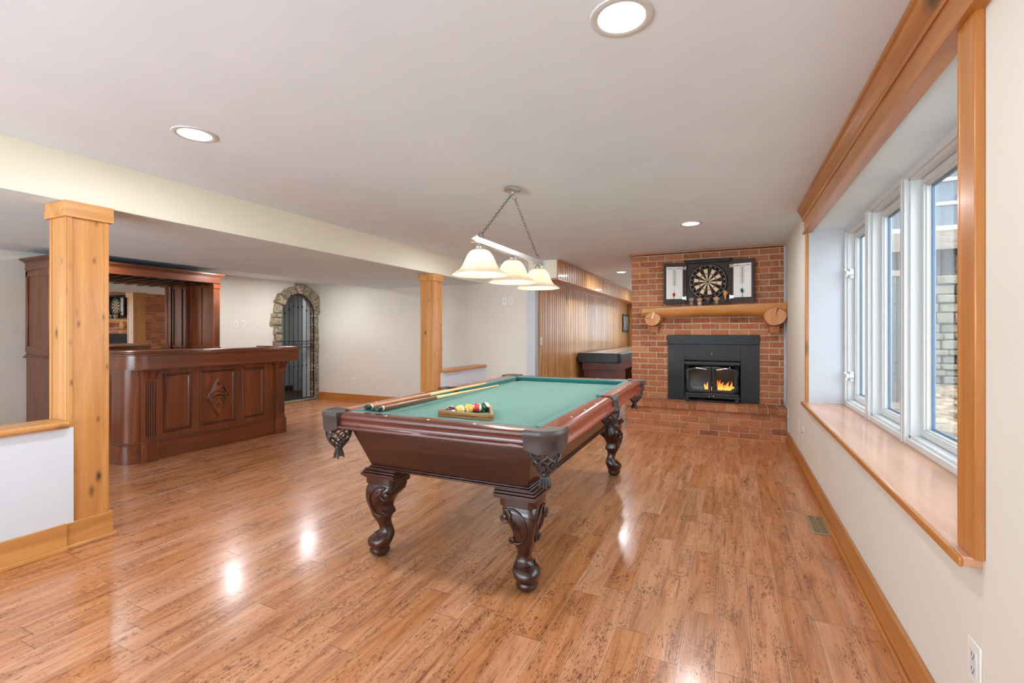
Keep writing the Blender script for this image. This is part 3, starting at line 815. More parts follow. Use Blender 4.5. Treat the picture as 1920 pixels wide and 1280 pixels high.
M['butt1'] = wood('cue_butt_tan', (206, 142, 86), (168, 100, 54), 'Z', .3, coat=.3)
M['butt2'] = wood('cue_butt_brown', (152, 90, 62), (106, 54, 36), 'Z', .3, coat=.3)
cue((-1.812, 1.990, .8385), (-1.846, 3.44, .828), 'pale maple pool cue with a light tan butt, nearer the side rail', M['butt1'])
cue((-1.720, 1.976, .8385), (-1.838, 3.66, .788), 'pale maple pool cue with a reddish brown butt, nearer the ball rack', M['butt2'])

# ball rack and balls ---------------------------------------------------------------
RX, RY = -1.316, 2.195; RB = BED+DZ+.001
rkq = thing('ball_rack', 'triangular wooden ball rack lying on the green cloth', 'ball rack', (RX, RY, RB))
def tri(c, e):
    h = e*math.sqrt(3)/2
    return [(c[0]-e/2, c[1]), (c[0]+e/2, c[1]), (c[0], c[1]+h)]
def rounded(tr, r, n=5):
    out = []; k = len(tr)
    for i in range(k):
        p0, p, p1 = Vector(tr[i-1]), Vector(tr[i]), Vector(tr[(i+1) % k])
        d0, d1 = (p0-p).normalized(), (p1-p).normalized(); ang = d0.angle(d1)
        tl = r/math.tan(ang/2); a = p+d0*tl; b = p+d1*tl; c = p+(d0+d1).normalized()*(r/math.sin(ang/2))
        for j in range(n+1):
            f = j/n; q = (a.lerp(b, f)-c).normalized()*r+c; out.append((q.x, q.y))
    return out
oo = rounded(tri((0, 0), .376), .022); ii = rounded(tri((0, .014), .330), .012)
mr = MB(); secs = []
for a, b in zip(oo, ii): secs.append([(a[0], a[1], 0), (b[0], b[1], 0), (b[0], b[1], .036), (a[0], a[1], .036)])
mr.loft(secs, loop=True); mr.build('frame', M['pineX'] if False else wood('rack_oak', (186, 142, 84), (132, 92, 48), 'X', .45, ring=1.5), rkq, bevel=.003)
gv = MB(); secs = []
for a in oo:
    v_ = Vector(a)-Vector((0, .11)); v_ = v_*1.004; secs.append([(v_.x, v_.y+.11, .014), (v_.x, v_.y+.11, .021), (v_.x*.98, v_.y*.98+.11, .021), (v_.x*.98, v_.y*.98+.11, .014)])
gv.loft(secs, loop=True); gv.build('groove_band', M['butt2'], rkq)
def ball_mat(name, rgb, stripe):
    t = NT(name); v = t.co(); s = t.n('ShaderNodeSeparateXYZ'); t.put(s.inputs[0], v)
    if stripe:
        m_ = t.math('LESS_THAN', t.math('ABSOLUTE', s.outputs[2]), .0155)
        c = t.mix(m_, lin((244, 234, 204)), lin(rgb))
    else: c = lin(rgb)
    return t.done(t.bsdf(c, .08, 0, .6, coat=.6, coat_rough=.03))
def ball(p, name_label, rgb, stripe, rot, num):
    t_ = MB().ball((0, 0, 0), .0285, 28, 18).build('billiard_ball', ball_mat('ball_'+num, rgb, stripe), None, smooth=180)
    t_.location = p; t_.rotation_euler = [R(a) for a in rot]
    tag(t_, name_label, 'billiard ball', 'balls in the rack')
    if num:
        vs, fs = text_geo(num, .011); m_ = MB()
        # wrap disc and numeral onto the ball at local +X
        def wrap(y, z, r): 
            x = math.sqrt(max(1e-8, r*r-y*y-z*z)); return (x, y, z)
        ring = [wrap(.008*math.cos(2*PI*k/16), .008*math.sin(2*PI*k/16), .02875) for k in range(16)]
        m_.mat(0).add([(.0289, 0, 0)]+ring, [(0, k+1, (k+1) % 16+1) for k in range(16)])
        m_.mat(1).add([wrap(p_[0], p_[1], .0291) for p_ in vs], fs)
        m_.build('number_disc', [M['inlay'], M['ink']], t_, smooth=0)
    return t_
bz = BED+DZ+.0287
u = Vector((.0286, .0497)); s0 = Vector((-1.4300, 2.2520))
data = [('cream billiard ball with a dark maroon stripe, first from the rack\'s near corner', (88, 40, 40), True, (35, 40, 200), '15'),
        ('pale yellow striped billiard ball beside the dark maroon striped one', (240, 196, 88), True, (0, 70, 40), '9'),
        ('solid yellow billiard ball in the middle of the row', (236, 180, 70), False, (0, 10, -70), '1'),
        ('cream billiard ball with an upright red stripe', (196, 44, 48), True, (0, 88, 24), '11'),
        ('cream billiard ball with a dark green stripe, nearest the rack\'s far tip', (22, 66, 52), True, (-8, 48, 10), '14')]
for k, (lb, rgb, st, rot, num) in enumerate(data):
    p = s0+u*k; ball((p.x, p.y, bz), lb, rgb, st, rot, num)

# ================================================================== PENDANT OVER THE TABLE
PX = -1.44
pl = thing('billiard_light', 'three-shade brushed nickel billiard light hanging on chains over the pool table', 'pendant light', (PX, 3.10, ZC))
Zb = 1.828-ZC
m = MB(); m.lathe([(.0, 0), (.058, 0), (.062, -.006), (.062, -.020), (.05, -.028), (0.001, -.028)], n=32); 
m.lathe([(.008, -.028), (.008, -.044), (.001, -.046)], (-.0, 0, 0), 10); m.build('canopy', M['nickel'], pl)
m = MB(); m.box(-.019, .019, -.56, .585, Zb-.019, Zb+.019)
for y in (-.56, .585):
    s = -1 if y < 0 else 1
    m.loft([[(a*.024, y, Zb+b*.024) for a, b in ((-1, -1), (1, -1), (1, 1), (-1, 1))], [(a*.024, y+s*.014, Zb+b*.024) for a, b in ((-1, -1), (1, -1), (1, 1), (-1, 1))], [(a*.004, y+s*.032, Zb+b*.004) for a, b in ((-1, -1), (1, -1), (1, 1), (-1, 1))]])
m.build('bar', M['nickel'], pl, bevel=.002)
def chain(a, b):
    a, b = Vector(a), Vector(b); L = (b-a).length; n = int(L/.027); d = (b-a)/L
    q = d.to_track_quat('Z', 'Y').to_matrix().to_4x4(); m_ = MB()
    for k in range(n+1):
        c = a+d*L*k/n; T = Matrix.Translation(c) @ q @ Matrix.Rotation(R(90*(k % 2)+20), 4, 'Z')
        rx, rz = .0085, .0165
        if k in (0, n): rx = rz = .021
        m_.tube([(rx*math.cos(2*PI*j/14), 0, rz*math.sin(2*PI*j/14)) for j in range(14)], .0019, 6, closed=True, T=T)
    m_.build('chain', M['chain'], pl)
chain((0, -.028, -.060), (0, -.475, Zb+.042)); chain((0, .028, -.060), (0, .49, Zb+.042))
for k, y in enumerate((-.49, 0.0, .505)):
    n_ = MB(); n_.lathe([(.016, Zb-.018), (.018, Zb-.028), (.028, Zb-.034), (.030, Zb-.05), (.044, Zb-.056), (.046, Zb-.066), (.03, Zb-.07)], (0, y, 0), 24)
    fit = n_.build('lamp_holder', M['nickel'], pl)
    sh_ = MB(); pr = [(.046, -.056), (.062, -.066), (.078, -.085), (.092, -.112), (.104, -.142), (.118, -.168), (.138, -.190), (.160, -.204), (.174, -.211), (.176, -.214)]
    secs = []
    full = [(r, Zb+z) for r, z in pr]+[(r-.003, Zb+z-.001) for r, z in reversed(pr)]
    for r, z in full: secs.append([(r*math.cos(2*PI*j/48), y+r*math.sin(2*PI*j/48), z) for j in range(48)])
    sh_.loft(secs, caps=False); sh_.tube([(.1495*math.cos(2*PI*j/48), y+.1495*math.sin(2*PI*j/48), Zb-.1955) for j in range(48)], .0022, 6, closed=True)
    sh_.build('lamp_shade', M['shade'], pl, smooth=70)
    MB().ball((0, y, Zb-.115), .03, 20, 14, sz=1.25).build('bulb', M['bulb'], pl)
    lamp('pendant_lamp', 'POINT', (0, y, Zb-.165), PENDANT_W, (1.0, .94, .85), .035, pl)

# ================================================================== RECESSED LIGHTS
def can(x, y, z, label, watts=None, r=.092):
    t_ = thing('ceiling_light', label, 'recessed light', (x, y, z), group='recessed ceiling lights')
    m_ = MB(); pr = [(r+.012, 0), (r+.011, -.004), (r-.004, -.007), (r-.014, -.004), (r-.017, 0)]
    m_.loft([[(q[0]*math.cos(2*PI*j/40), q[0]*math.sin(2*PI*j/40), q[1]) for j in range(40)] for q in pr], caps=False)
    m_.build('trim_ring', M['vinyl'], t_)
    MB().lathe([(.001, -.0035), (r-.022, -.0035), (r-.014, -.001)], n=40, caps=False).build('lens', M['lens'], t_)
    lamp('downlight', 'AREA', (0, 0, -.012), watts or CAN_W, (.95, .97, 1.0), .16, t_)
can(-.33, 1.571, ZC, 'round white recessed ceiling light nearest the camera, above the floor', 6)
can(-2.575, 1.545, ZC, 'round white recessed ceiling light close to the long cream beam')
can(-.35, 4.834, ZC, 'round white recessed ceiling light in front of the brick fireplace')
can(-1.721, 8.203, ZC, 'round white recessed ceiling light of the panelled far room')
can(-2.58, 4.85, ZC, 'round white recessed ceiling light behind the pendant, near the beam')
can(-.4, -1.4, ZC, 'round recessed ceiling light behind the camera, window side', 5)
can(-1.5, -2.0, ZC, 'round recessed ceiling light behind the camera, beam side', 5)
can(-1.6, 11.2, ZC, 'round recessed ceiling light deep in the panelled far room')
for y, s in ((5.45, 'beside the stone arch'), (4.2, 'over the far end of the bar'), (2.7, 'over the near end of the bar')):
    can(-6.15, y, ZR, 'round recessed ceiling light in the raised strip '+s, CAN_W*.95)


# ================================================================== BAR COUNTER
BF = -5.13
bar = thing('bar_counter', 'dark carved wooden bar counter with raised panels and a rounded near corner', 'bar counter', (0, 0, 0))
def round_rect(x0, x1, y0, y1, r, n=10):
    """rounded only at the (x1,y0) corner"""
    pts = [(x0, y0)]
    for k in range(n+1):
        a = -PI/2+PI/2*k/n; pts.append((x1-r+r*math.cos(a), y0+r+r*math.sin(a)))
    return pts+[(x1, y1), (x0, y1)]
BX0 = -5.76
m = MB(); m.prism(round_rect(BX0, BF, 2.46, 4.17, .115), 'Z', .0, .93); m.build('body', M['barZ'], bar, smooth=40)
m = MB()
m.prism(round_rect(BX0, BF+.022, 2.438, 4.185, .135), 'Z', 0, .175)
m.build('skirting', M['barY'], bar, bevel=.003)
m = MB(); m.prism(round_rect(BX0, BF+.032, 2.428, 4.15, .145), 'Z', .175, .187); m.prism(round_rect(BX0, BF+.022, 2.438, 4.15, .135), 'Z', .187, .20)
m.build('skirting_moulding', M['barY'], bar, bevel=.005)
m = MB(); m.prism(round_rect(BX0-.02, -5.0, 2.42, 4.28, .15), 'Z', .905, 1.032)
m.build('fascia', M['barY'], bar, smooth=40)
m = MB(); m.prism(round_rect(BX0-.02, -4.992, 2.412, 4.288, .158), 'Z', .897, .910)
for y in (2.572,): m.box(-5.0015, -4.9985, y-.001, y+.001, .91, 1.03)
m.build('fascia_bead', M['barY'], bar, bevel=.003)
m = MB(); m.prism(round_rect(BX0-.03, -4.975, 2.395, 4.305, .175), 'Z', 1.030, 1.046); m.prism(round_rect(BX0-.03, -4.982, 2.402, 4.298, .168), 'Z', 1.046, 1.058)
m.build('bar_top', M['barY'], bar, bevel=.006, seg=3, smooth=40)
# raised drink rail round the edge of the top
rr = round_rect(BX0, -5.015, 2.435, 4.262, .135)
m = MB(); m.tube([(p[0], p[1], 1.062) for p in rr], .013, 8); m.tube([(rr[-2][0], rr[-2][1], 1.062), (rr[-1][0], rr[-1][1], 1.062)], .013, 8)
m.build('drink_rail', M['barY'], bar)
def raised_panel(x, y0, y1, z0, z1, name='raised_panel', par=bar, nrm='X'):
    m_ = MB()
    def ringed(e0, e1, h0, h1, closed=False):
        a = [(y0+e0, z0+e0), (y1-e0, z0+e0), (y1-e0, z1-e0), (y0+e0, z1-e0)]
        b = [(y0+e1, z0+e1), (y1-e1, z0+e1), (y1-e1, z1-e1), (y0+e1, z1-e1)]
        P = (lambda p, h: (x+h, p[0], p[1])) if nrm == 'X' else (lambda p, h: (p[0], x-h, p[1]))
        m_.loft([[P(p, h0) for p in a], [P(p, h1) for p in b]], caps=False)
        return [P(p, h1) for p in b]
    ringed(0, .006, 0, .012); ringed(.006, .012, .012, .012); m_.mat(1); ringed(.0125, .0205, .012, .006); m_.mat(0); ringed(.0205, .028, .006, .009); q = ringed(.028, .036, .009, .001)
    m_.add(q, [(0, 1, 2, 3)])
    m_.mat(1); ringed(-.004, 0, .0012, .0012)
    return m_.build(name, [M['barZ'], M['bargl']], par, smooth=0)
for y0, y1 in ((2.775, 3.045), (3.135, 3.525), (3.605, 3.890)):
    pz = raised_panel(BF, y0, y1, .255, .832)
    if y1-y0 > .35:
        cy, cz = (y0+y1)/2, .545; d = MB()
        dia = [(cy, cz-.225), (cy+.125, cz), (cy, cz+.225), (cy-.125, cz)]
        d.tube([(BF+.006, a, b) for a, b in dia], .0075, 6, closed=True)
        d.loft([[(BF+.0015, cy+(a-cy)*.93, cz+(b-cz)*.93) for a, b in dia], [(BF+.005, cy+(a-cy)*.88, cz+(b-cz)*.88) for a, b in dia]])
        d.mat(1)
        def st(pts, r=.0042): d.tube([(BF+.007, cy+a, cz+b) for a, b in pts], r, 6)
        st([(.075*math.cos(R(a)), -.055+.075*math.sin(R(a))) for a in range(15, 170, 12)]); st([(.05*math.cos(R(a)), -.07+.05*math.sin(R(a))) for a in range(0, 185, 15)])
        st([(.02*math.cos(R(a)), -.10+.02*math.sin(R(a))) for a in range(0, 330, 30)])
        st([(-.09, .02), (-.05, .055), (-.01, .062), (.02, .05)]); st([(-.07, -.0), (0, .012), (.09, .005)])
        st([(.04+.022*math.cos(R(a)), .065+.022*math.sin(R(a))) for a in range(-120, 200, 25)]); st([(.035+.038*math.cos(R(a)), .06+.038*math.sin(R(a))) for a in range(-60, 100, 20)])
        for k in (-.014, 0, .014): st([(k, .12), (k*.7, .165)], .004)
        d.build('carved_diamond', [M['barZ'], M['bargl']], pz)
pzn = raised_panel(2.46, -5.70, -5.40, .255, .832, nrm='Y')
def pilaster(yc_, x=BF):
    m_ = MB(); w_ = .060
    m_.box(x-.01, x+.034, yc_-w_, yc_+w_, .19, .90)
    for k in range(5):
        y = yc_-.040+.020*k
        m_.tube([(x+.035, y, .24), (x+.035, y, .77)], .0055, 6)
        m_.mat(1).box(x+.034, x+.0352, y+.006, y+.013, .24, .77); m_.mat(0)
    p = m_.build('pilaster', [M['barZ'], M['bargl']], bar, bevel=.0)
    b = MB(); b.box(x-.01, x+.056, yc_-w_-.012, yc_+w_+.012, 0, .185); b.box(x-.01, x+.048, yc_-w_-.006, yc_+w_+.006, .185, .197)
    b.build('plinth', M['barZ'], p, bevel=.004)
    c = MB()
    c.loft([[(x-.01, yc_-a, z), (x+.034+h, yc_-a, z), (x+.034+h, yc_+a, z), (x-.01, yc_+a, z)] for z, a, h in ((.775, .056, .004), (.80, .058, .010), (.86, .070, .034), (.885, .076, .046), (.897, .078, .05))])
    random.seed(3)
    for k in range(16):
        c.mat(1 if k % 2 else 0); z = .80+.022*(k//4)+.004; h = .034+.010+(z-.80)*.42; yy = yc_+(-.045+.030*(k % 4))*(1+(z-.8))
        c.tube([(x+h, yy-.010, z), (x+h+.008, yy, z+.008), (x+h+.006, yy+.010, z-.002)], .0045, 5)
    c.build('carved_capital', [M['barZ'], M['bargl']], p, smooth=20)
pilaster(2.634); pilaster(4.090)

# ================================================================== BACK BAR
KX0, KX1, KY0, KY1 = XL+.005, -6.47, 2.43, 4.20
bb = thing('back_bar', 'tall dark wooden back bar with a mirror and an overhanging cornice against the wall', 'back bar', (0, 0, 0))
m = MB(); m.box(KX0, KX1, KY0, KY1, 0, .97); m.build('cabinet', M['barZ'], bb, bevel=.003)
m = MB(); m.box(KX0, KX1+.03, KY0-.03, KY1+.03, .97, .985); m.box(KX0, KX1+.015, KY0-.015, KY1+.015, .985, 1.005)
m.build('counter_top', M['barY'], bb, bevel=.005)
for y0, y1 in ((KY0, KY0+.04), (KY1-.04, KY1)):
    s = MB(); s.box(KX0, -6.56, y0, y1, 1.005, 1.93); sd_ = s.build('side_panel', M['barZ'], bb, bevel=.003)
    yy = y1 if y0 == KY0 else y0; sg = 1 if y0 == KY0 else -1
    q = MB()
    for x in (KX0+.02, -6.80, -6.60):
        q.box(x, x+.03, yy, yy+sg*.012, 1.03, 1.92)
    q.box(KX0+.02, -6.57, yy, yy+sg*.011, 1.03, 1.06); q.box(KX0+.02, -6.57, yy, yy+sg*.011, 1.88, 1.92)
    q.build('panel_moulding', M['barZ'], sd_, bevel=.003)
    p = MB(); yc_ = (y0+y1)/2-sg*.0
    p.box(-6.56, -6.475, yc_-.045, yc_+.045, 1.005, 1.93)
    for k in range(4): p.tube([(-6.474, yc_-.027+.018*k, 1.07), (-6.474, yc_-.027+.018*k, 1.80)], .005, 6)
    p.box(-6.57, -6.465, yc_-.055, yc_+.055, 1.005, 1.05); p.box(-6.57, -6.465, yc_-.052, yc_+.052, 1.86, 1.93)
    p.build('front_post', M['barZ'], bb, bevel=.003)
# outer face of the near side
s = MB()
for x in (KX0+.01, -6.62): s.box(x, x+.045, KY0-.010, KY0, 1.03, 1.92)
s.box(KX0+.01, -6.575, KY0-.010, KY0, 1.86, 1.92); s.box(KX0+.01, -6.575, KY0-.012, KY0, 1.03, 1.10)
s.build('side_frame', M['barZ'], bb, bevel=.003)
m = MB(); m.box(KX0, KX0+.03, KY0+.04, KY1-.04, 1.005, 1.93); m.build('back_panel', M['barZ'], bb)
m = MB(); m.box(KX0+.03, KX0+.035, KY0+.12, KY1-.13, 1.03, 1.885); mr_ = m.build('mirror', M['mirror'], bb, smooth=0)
for y in (KY0+.10, 2.80, 3.835, KY1-.12):
    q = MB(); q.box(KX0+.03, KX0+.055, y-.014, y+.014, 1.01, 1.93); q.build('mirror_divider', M['barZ'], bb, bevel=.003)
m = MB(); m.box(KX0, -6.455, KY0-.01, KY1+.01, 1.93, 2.022); m.build('frieze', M['barY'], bb, bevel=.002)
m = MB()
for e, z0, z1 in ((.004, 1.928, 1.938), (.012, 2.012, 2.024), (.028, 2.024, 2.034), (.046, 2.034, 2.044), (.052, 2.044, 2.056)):
    m.box(KX0, -6.455+e, KY0-.01-e, KY1+.01+e, z0, z1)
m.build('cornice', M['barY'], bb, bevel=.002)
for k in range(11):
    y = KY0+.16+k*.145
    m = MB(); m.box(KX0+.1, -6.50, y-.010, y+.010, 1.908, 1.93); m.box(KX0+.1, -6.50, y-.028, y+.028, 1.902, 1.909); m.build('glass_rack_slat', M['bargl'], bb)
tl = MB(); tl.box(-6.98, -6.47, 2.6, 4.0, 2.0565, 2.066)  # thin dark teal strip along the gap over the cornice
M['teal'] = plain('dark_teal', (40, 62, 68), .35, vary=.1)
tag(tl.build('teal_slab', M['teal'], bevel=.002), 'thin dark teal slab lying flat on top of the back bar cornice', 'board')

# ================================================================== STONE ARCH AND IRON GATE
SXF = XL
sa = thing('stone_arch_surround', 'rough stone surround framing the arched iron gate', 'stone arch', (0, 0, 0))
random.seed(21)
def stone_block(m_, quad, d0, d1):
    """quad of (y,z) corners; bulging irregular block on the wall"""
    c = (sum(p[0] for p in quad)/4, sum(p[1] for p in quad)/4); pts = []
    for i in range(4):
        a, b = quad[i], quad[(i+1) % 4]
        for k in range(3):
            f = k/3.0; pts.append((a[0]+(b[0]-a[0])*f+random.uniform(-.006, .006), a[1]+(b[1]-a[1])*f+random.uniform(-.006, .006)))
    def sc(s): return [(c[0]+(p[0]-c[0])*s, c[1]+(p[1]-c[1])*s) for p in pts]
    dd = random.uniform(d0, d1)
    secs = [[(SXF-.14, p[0], p[1]) for p in sc(.97)], [(SXF+dd*.6, p[0], p[1]) for p in sc(.97)], [(SXF+dd+random.uniform(-.008, .008), p[0], p[1]) for p in sc(.84)], [(SXF+dd*1.1+random.uniform(-.006, .01), p[0], p[1]) for p in sc(.45)]]
    m_.loft(secs)
ms = MB()
z = 0.0
while z < GS-.03:                               # left jamb
    h = min(random.uniform(.10, .19), GS-z); o_ = random.choice((.13, .16, .20, .23, .26))
    if o_ > .17 and random.random() < .5:
        stone_block(ms, [(GY0-o_, z+.004), (GY0-.11, z+.006), (GY0-.11, z+h-.006), (GY0-o_, z+h-.010)], .03, .06)
        stone_block(ms, [(GY0-.105, z+.004), (GY0+.004, z+.004), (GY0+.004, z+h-.004), (GY0-.105, z+h-.004)], .03, .06)
    else: stone_block(ms, [(GY0-o_, z+.004), (GY0+.004, z+.004), (GY0+.004, z+h-.004), (GY0-o_+random.uniform(-.02, .03), z+h-.004)], .03, .06)
    z += h
z = 0.0
while z < GS-.03:                               # right jamb is cut short by the corner
    h = min(random.uniform(.10, .22), GS-z)
    stone_block(ms, [(GY1-.004, z+.004), (YB-.002, z+.004), (YB-.002, z+h-.004), (GY1-.004, z+h-.004)], .03, .055); z += h
NA = 9
for k in range(NA):
    a0, a1 = PI-PI*k/NA, PI-PI*(k+1)/NA; e = .012
    ro = random.uniform(.155, .20) if k != 4 else .20
    q = [(GC+(GR-.004)*math.cos(a0-e), GS+(GR-.004)*math.sin(a0-e)), (GC+(GR-.004)*math.cos(a1+e), GS+(GR-.004)*math.sin(a1+e)),
         (GC+(GR+ro)*math.cos(a1+e*.6), GS+(GR+ro-.02)*math.sin(a1+e*.6)), (GC+(GR+ro)*math.cos(a0-e*.6), GS+(GR+ro-.02)*math.sin(a0-e*.6))]
    q = [(min(p[0], YB-.004), min(p[1], 2.125)) for p in q]
    stone_block(ms, q, .035, .07)
ms.build('stones', M['stone'], sa, bevel=.006, seg=1, smooth=30)
mm = MB(); mm.box(XL-.13, XL+.018, GY0-.10, GY0-.004, 0, GS); mm.box(XL-.13, XL+.018, GY1+.004, YB-.001, 0, GS)
for k in range(20):
    a, b = (PI-PI*k/20, PI-PI*(k+1)/20)
    qq = [(GC+rr_*math.cos(t_), GS+rr_*math.sin(t_)) for rr_, t_ in ((GR+.004, a), (GR+.004, b), (GR+.13, b), (GR+.13, a))]
    mm.prism([(min(p[0], YB-.001), p[1]) for p in qq], 'X', XL-.13, XL+.018)
mm.build('mortar_bed', M['grout'], sa, smooth=0)
th_ = MB(); y = GY0+.005
while y < GY1-.02:
    y2 = min(y+random.uniform(.09, .15), GY1-.005); th_.box(XL-.18, XL+.03, y+.004, y2-.004, 0.001, .035+random.uniform(-.004, .004)); y = y2
th_.build('threshold', M['stone'], sa, bevel=.008)
# cellar behind the gate
struct('wall_cellar', MB().box(-8.7, -8.6, 5.0, 7.3, 0, 2.3).box(-8.6, XL-.15, 4.9, 5.0, 0, 2.3).box(-8.6, XL-.15, 7.2, 7.3, 0, 2.3).box(XL-.16, XL-.15, 6.585, 7.2, 0, 2.3), M['grey'], smooth=0)
struct('ceiling_cellar', bx(-8.7, XL-.15, 4.9, 7.3, 2.25, 2.35), M['grey'], smooth=0)
struct('floor_cellar', bx(-8.7, XL-.15, 4.9, 7.3, -.1, .004), M['espresso'], smooth=0)
struct('baseboard_cellar', bx(-8.6, -8.585, 5.0, 7.2, 0, .11), M['espresso'])
struct('trim_11', bx(XL-.28, XL-.15, 6.36, 6.46, 0, 2.0), M['white'])
lamp('cellar_fill', 'AREA', (-7.9, 6.1, 2.2), 10, (.95, .97, 1), .25)  # unseen lamp added to brighten the space behind the gate
ga = thing('iron_gate', 'black wrought iron arched gate with knuckled bars and a scroll band', 'gate', (XL-.02, GC, .045))
gx = 0.0; gr = GR-.02; gs = GS-.045
fp = [(gx, -gr, 0), (gx, -gr, gs)]+[(gx, -gr*math.cos(PI*k/24), gs+gr*math.sin(PI*k/24)) for k in range(1, 24)]+[(gx, gr, gs), (gx, gr, 0)]
MB().tube(fp, .012, 6).tube([(gx, -gr, .01), (gx, gr, .01)], .010, 6).build('frame', M['iron'], ga)
for k in range(7):
    y = -gr+2*gr*(k+.75)/7.5; zt = gs+math.sqrt(max(0, gr*gr-y*y))-.004
    b = MB(); b.tube([(gx, y, .012), (gx, y, zt)], .0065, 6)
    for zk in (.60, zt-.20-.02*(k % 2)):
        b.lathe([(.007, -.022), (.012, -.012), (.017, 0), (.012, .012), (.007, .022)], (gx, y, zk), 10)
    b.build('bar', M['iron'], ga)
sc = MB(); sc.box(gx-.008, gx+.008, -gr, gr, 1.035, 1.05); sc.box(gx-.008, gx+.008, -gr, gr, .93, .945)
for k in range(4):
    yc_ = -gr+gr*2*(k+.5)/4; s = 1 if k % 2 else -1
    sc.tube([(gx+.004, yc_-.055*s+.0+(.030-.0016*j)*math.cos(R(j*28))*s, .99+(.030-.0016*j)*math.sin(R(j*28))) for j in range(16)], .0045, 5)
    sc.tube([(gx+.004, yc_+.040*s+(.026-.0014*j)*math.cos(R(180+j*28))*s, .99+(.026-.0014*j)*math.sin(R(180+j*28))) for j in range(16)], .0045, 5)
    sc.tube([(gx+.004, yc_-.03*s, .985), (gx+.004, yc_, 1.01), (gx+.004, yc_+.02*s, .99)], .004, 5)
sc.build('scroll_band', M['iron'], ga)
for z in (.12, .84, 1.62): MB().tube([(gx, gr-.004, z), (gx+.0, gr+.016, z)], .010, 8).build('hinge', M['iron'], ga)
MB().box(gx-.01, gx+.02, -gr-.012, -gr+.03, 1.58, 1.63).build('latch', M['iron'], ga)

# ================================================================== FIREPLACE
FX0, FX1 = -1.215, XR-.012
fp_ = thing('fireplace', 'red brick fireplace breast with a raised brick hearth in the corner of the room', 'fireplace', (0, 0, 0))
random.seed(9)
PIT = .0752; BL = .218; NCR = 25
OX0, OX1, OZ1 = -.742, .314, 1.212
bk = MB()
def brick(m_, x0, x1, y, z0, z1, dep=.05):
    j = .006; d = random.uniform(-.003, .003)
    if x1-x0 < .03: return
    m_.box(x0+j, x1-j, y+d, y+dep, z0+j, z1-j)
for r in range(NCR):
    z0 = .385+PIT*r; z1 = z0+PIT
    x = FX0-(BL*.5 if r % 2 else 0)
    while x < FX1:
        a, b = max(x, FX0), min(x+BL, FX1)
        if z0 < OZ1-.02:
            if a < OX0 and b > OX0: brick(bk, a, OX0, YB-.03, z0, z1)
            elif a < OX1 and b > OX1: brick(bk, OX1, b, YB-.03, z0, z1)
            elif b <= OX0 or a >= OX1: brick(bk, a, b, YB-.03, z0, z1)
        else: brick(bk, a, b, YB-.03, z0, z1)
        x += BL
    # side of the breast
    y = YB-.025-(BL*.5 if r % 2 else 0)
    while y < 7.35:
        a, b = max(y, YB-.022), min(y+BL, 7.35); d = random.uniform(-.003, .003)
        bk.box(FX0+d, FX0+.05, a+.005, b-.005, z0+.005, z1-.005); y += BL
for r in range(5):          # side bricks below hearth level
    z0 = .385-PIT*(r+1)
    for k in range(4): bk.box(FX0, FX0+.05, YB+.02+BL*k+.005, YB+.02+BL*(k+1)-.005, max(z0, .001)+.005, z0+PIT-.005)
bk.build('bricks', M['brick'], fp_, bevel=.0035, seg=1, smooth=0)
mo_ = MB(); yb = YB-.024
mo_.box(FX0+.006, OX0, yb, yb+.42, .0, 2.27); mo_.box(OX1, FX1, yb, yb+.42, 0, 2.27); mo_.box(OX0, OX1, yb, yb+.42, OZ1, 2.27)
mo_.box(FX0+.006, FX1, yb+.4, 7.34, 0, 2.27); mo_.box(FX0+.006, FX1, yb, yb+.42, 0, .375)
mo_.build('mortar', M['mortar'], fp_, smooth=0)
hb = MB(); HY = 6.10
for r in range(4):
    z0 = .312*r/4+.001; z1 = z0+.0775; x = FX0-.005-(BL*.5 if r % 2 else 0)
    while x < FX1:
        a, b = max(x, FX0+.0), min(x+BL, FX1)
        if b-a > .03: hb.box(a+.005, b-.005, HY+random.uniform(-.003, .003), HY+.06, z0+.004, z1-.005)
        x += BL
    y = HY+(0 if r % 2 else -.11)
    while y < YB-.02:
        a, b = max(y, HY+.002), min(y+BL, YB-.02)
        if b-a > .03: hb.box(FX0+random.uniform(-.003, .003), FX0+.05, a+.005, b-.005, z0+.004, z1-.005)
        y += BL
x = FX0-.02
while x < FX1-.02:          # rowlock cap, bricks laid on edge
    x2 = min(x+.108, FX1); d = random.uniform(-.004, .004)
    hb.box(x+.005, x2-.005, HY-.025+d, HY+.195, .316, .384+random.uniform(-.003, .002))
    hb.box(x+.005, x2-.005, HY+.203, YB-.022, .33, .384+random.uniform(-.003, .001)); x += .108
hb.build('hearth_bricks', M['brick'], fp_, bevel=.004, seg=1, smooth=0)
mh = MB(); mh.box(FX0+.008, FX1, HY+.008, YB-.02, 0, .312); mh.box(FX0-.008, FX1, HY-.012, YB-.02, .312, .376)
mh.build('hearth_mortar', M['mortar'], fp_, smooth=0)
struct('trim_12', MB().box(FX0-.035, FX1+.006, YB-.065, YB-.026, ZC-.022, ZC-.001).box(FX0-.035, FX0+.0, YB-.03, 7.35, ZC-.022, ZC-.001), M['trimX'], bevel=.002)
struct('trim_13', MB().box(FX0-.03, FX1-.02, HY-.018, HY-.004, 0.0, .016), M['pineX'], bevel=.003)
struct('trim_14', MB().box(FX1-.002, XR-.0005, YB-.045, YB-.0, .385, ZC).box(FX1-.002, XR-.0005, HY-.04, YB-.04, .385, .41).box(FX1-.002, XR-.0005, HY-.045, HY-.02, .0, .40), M['white'])

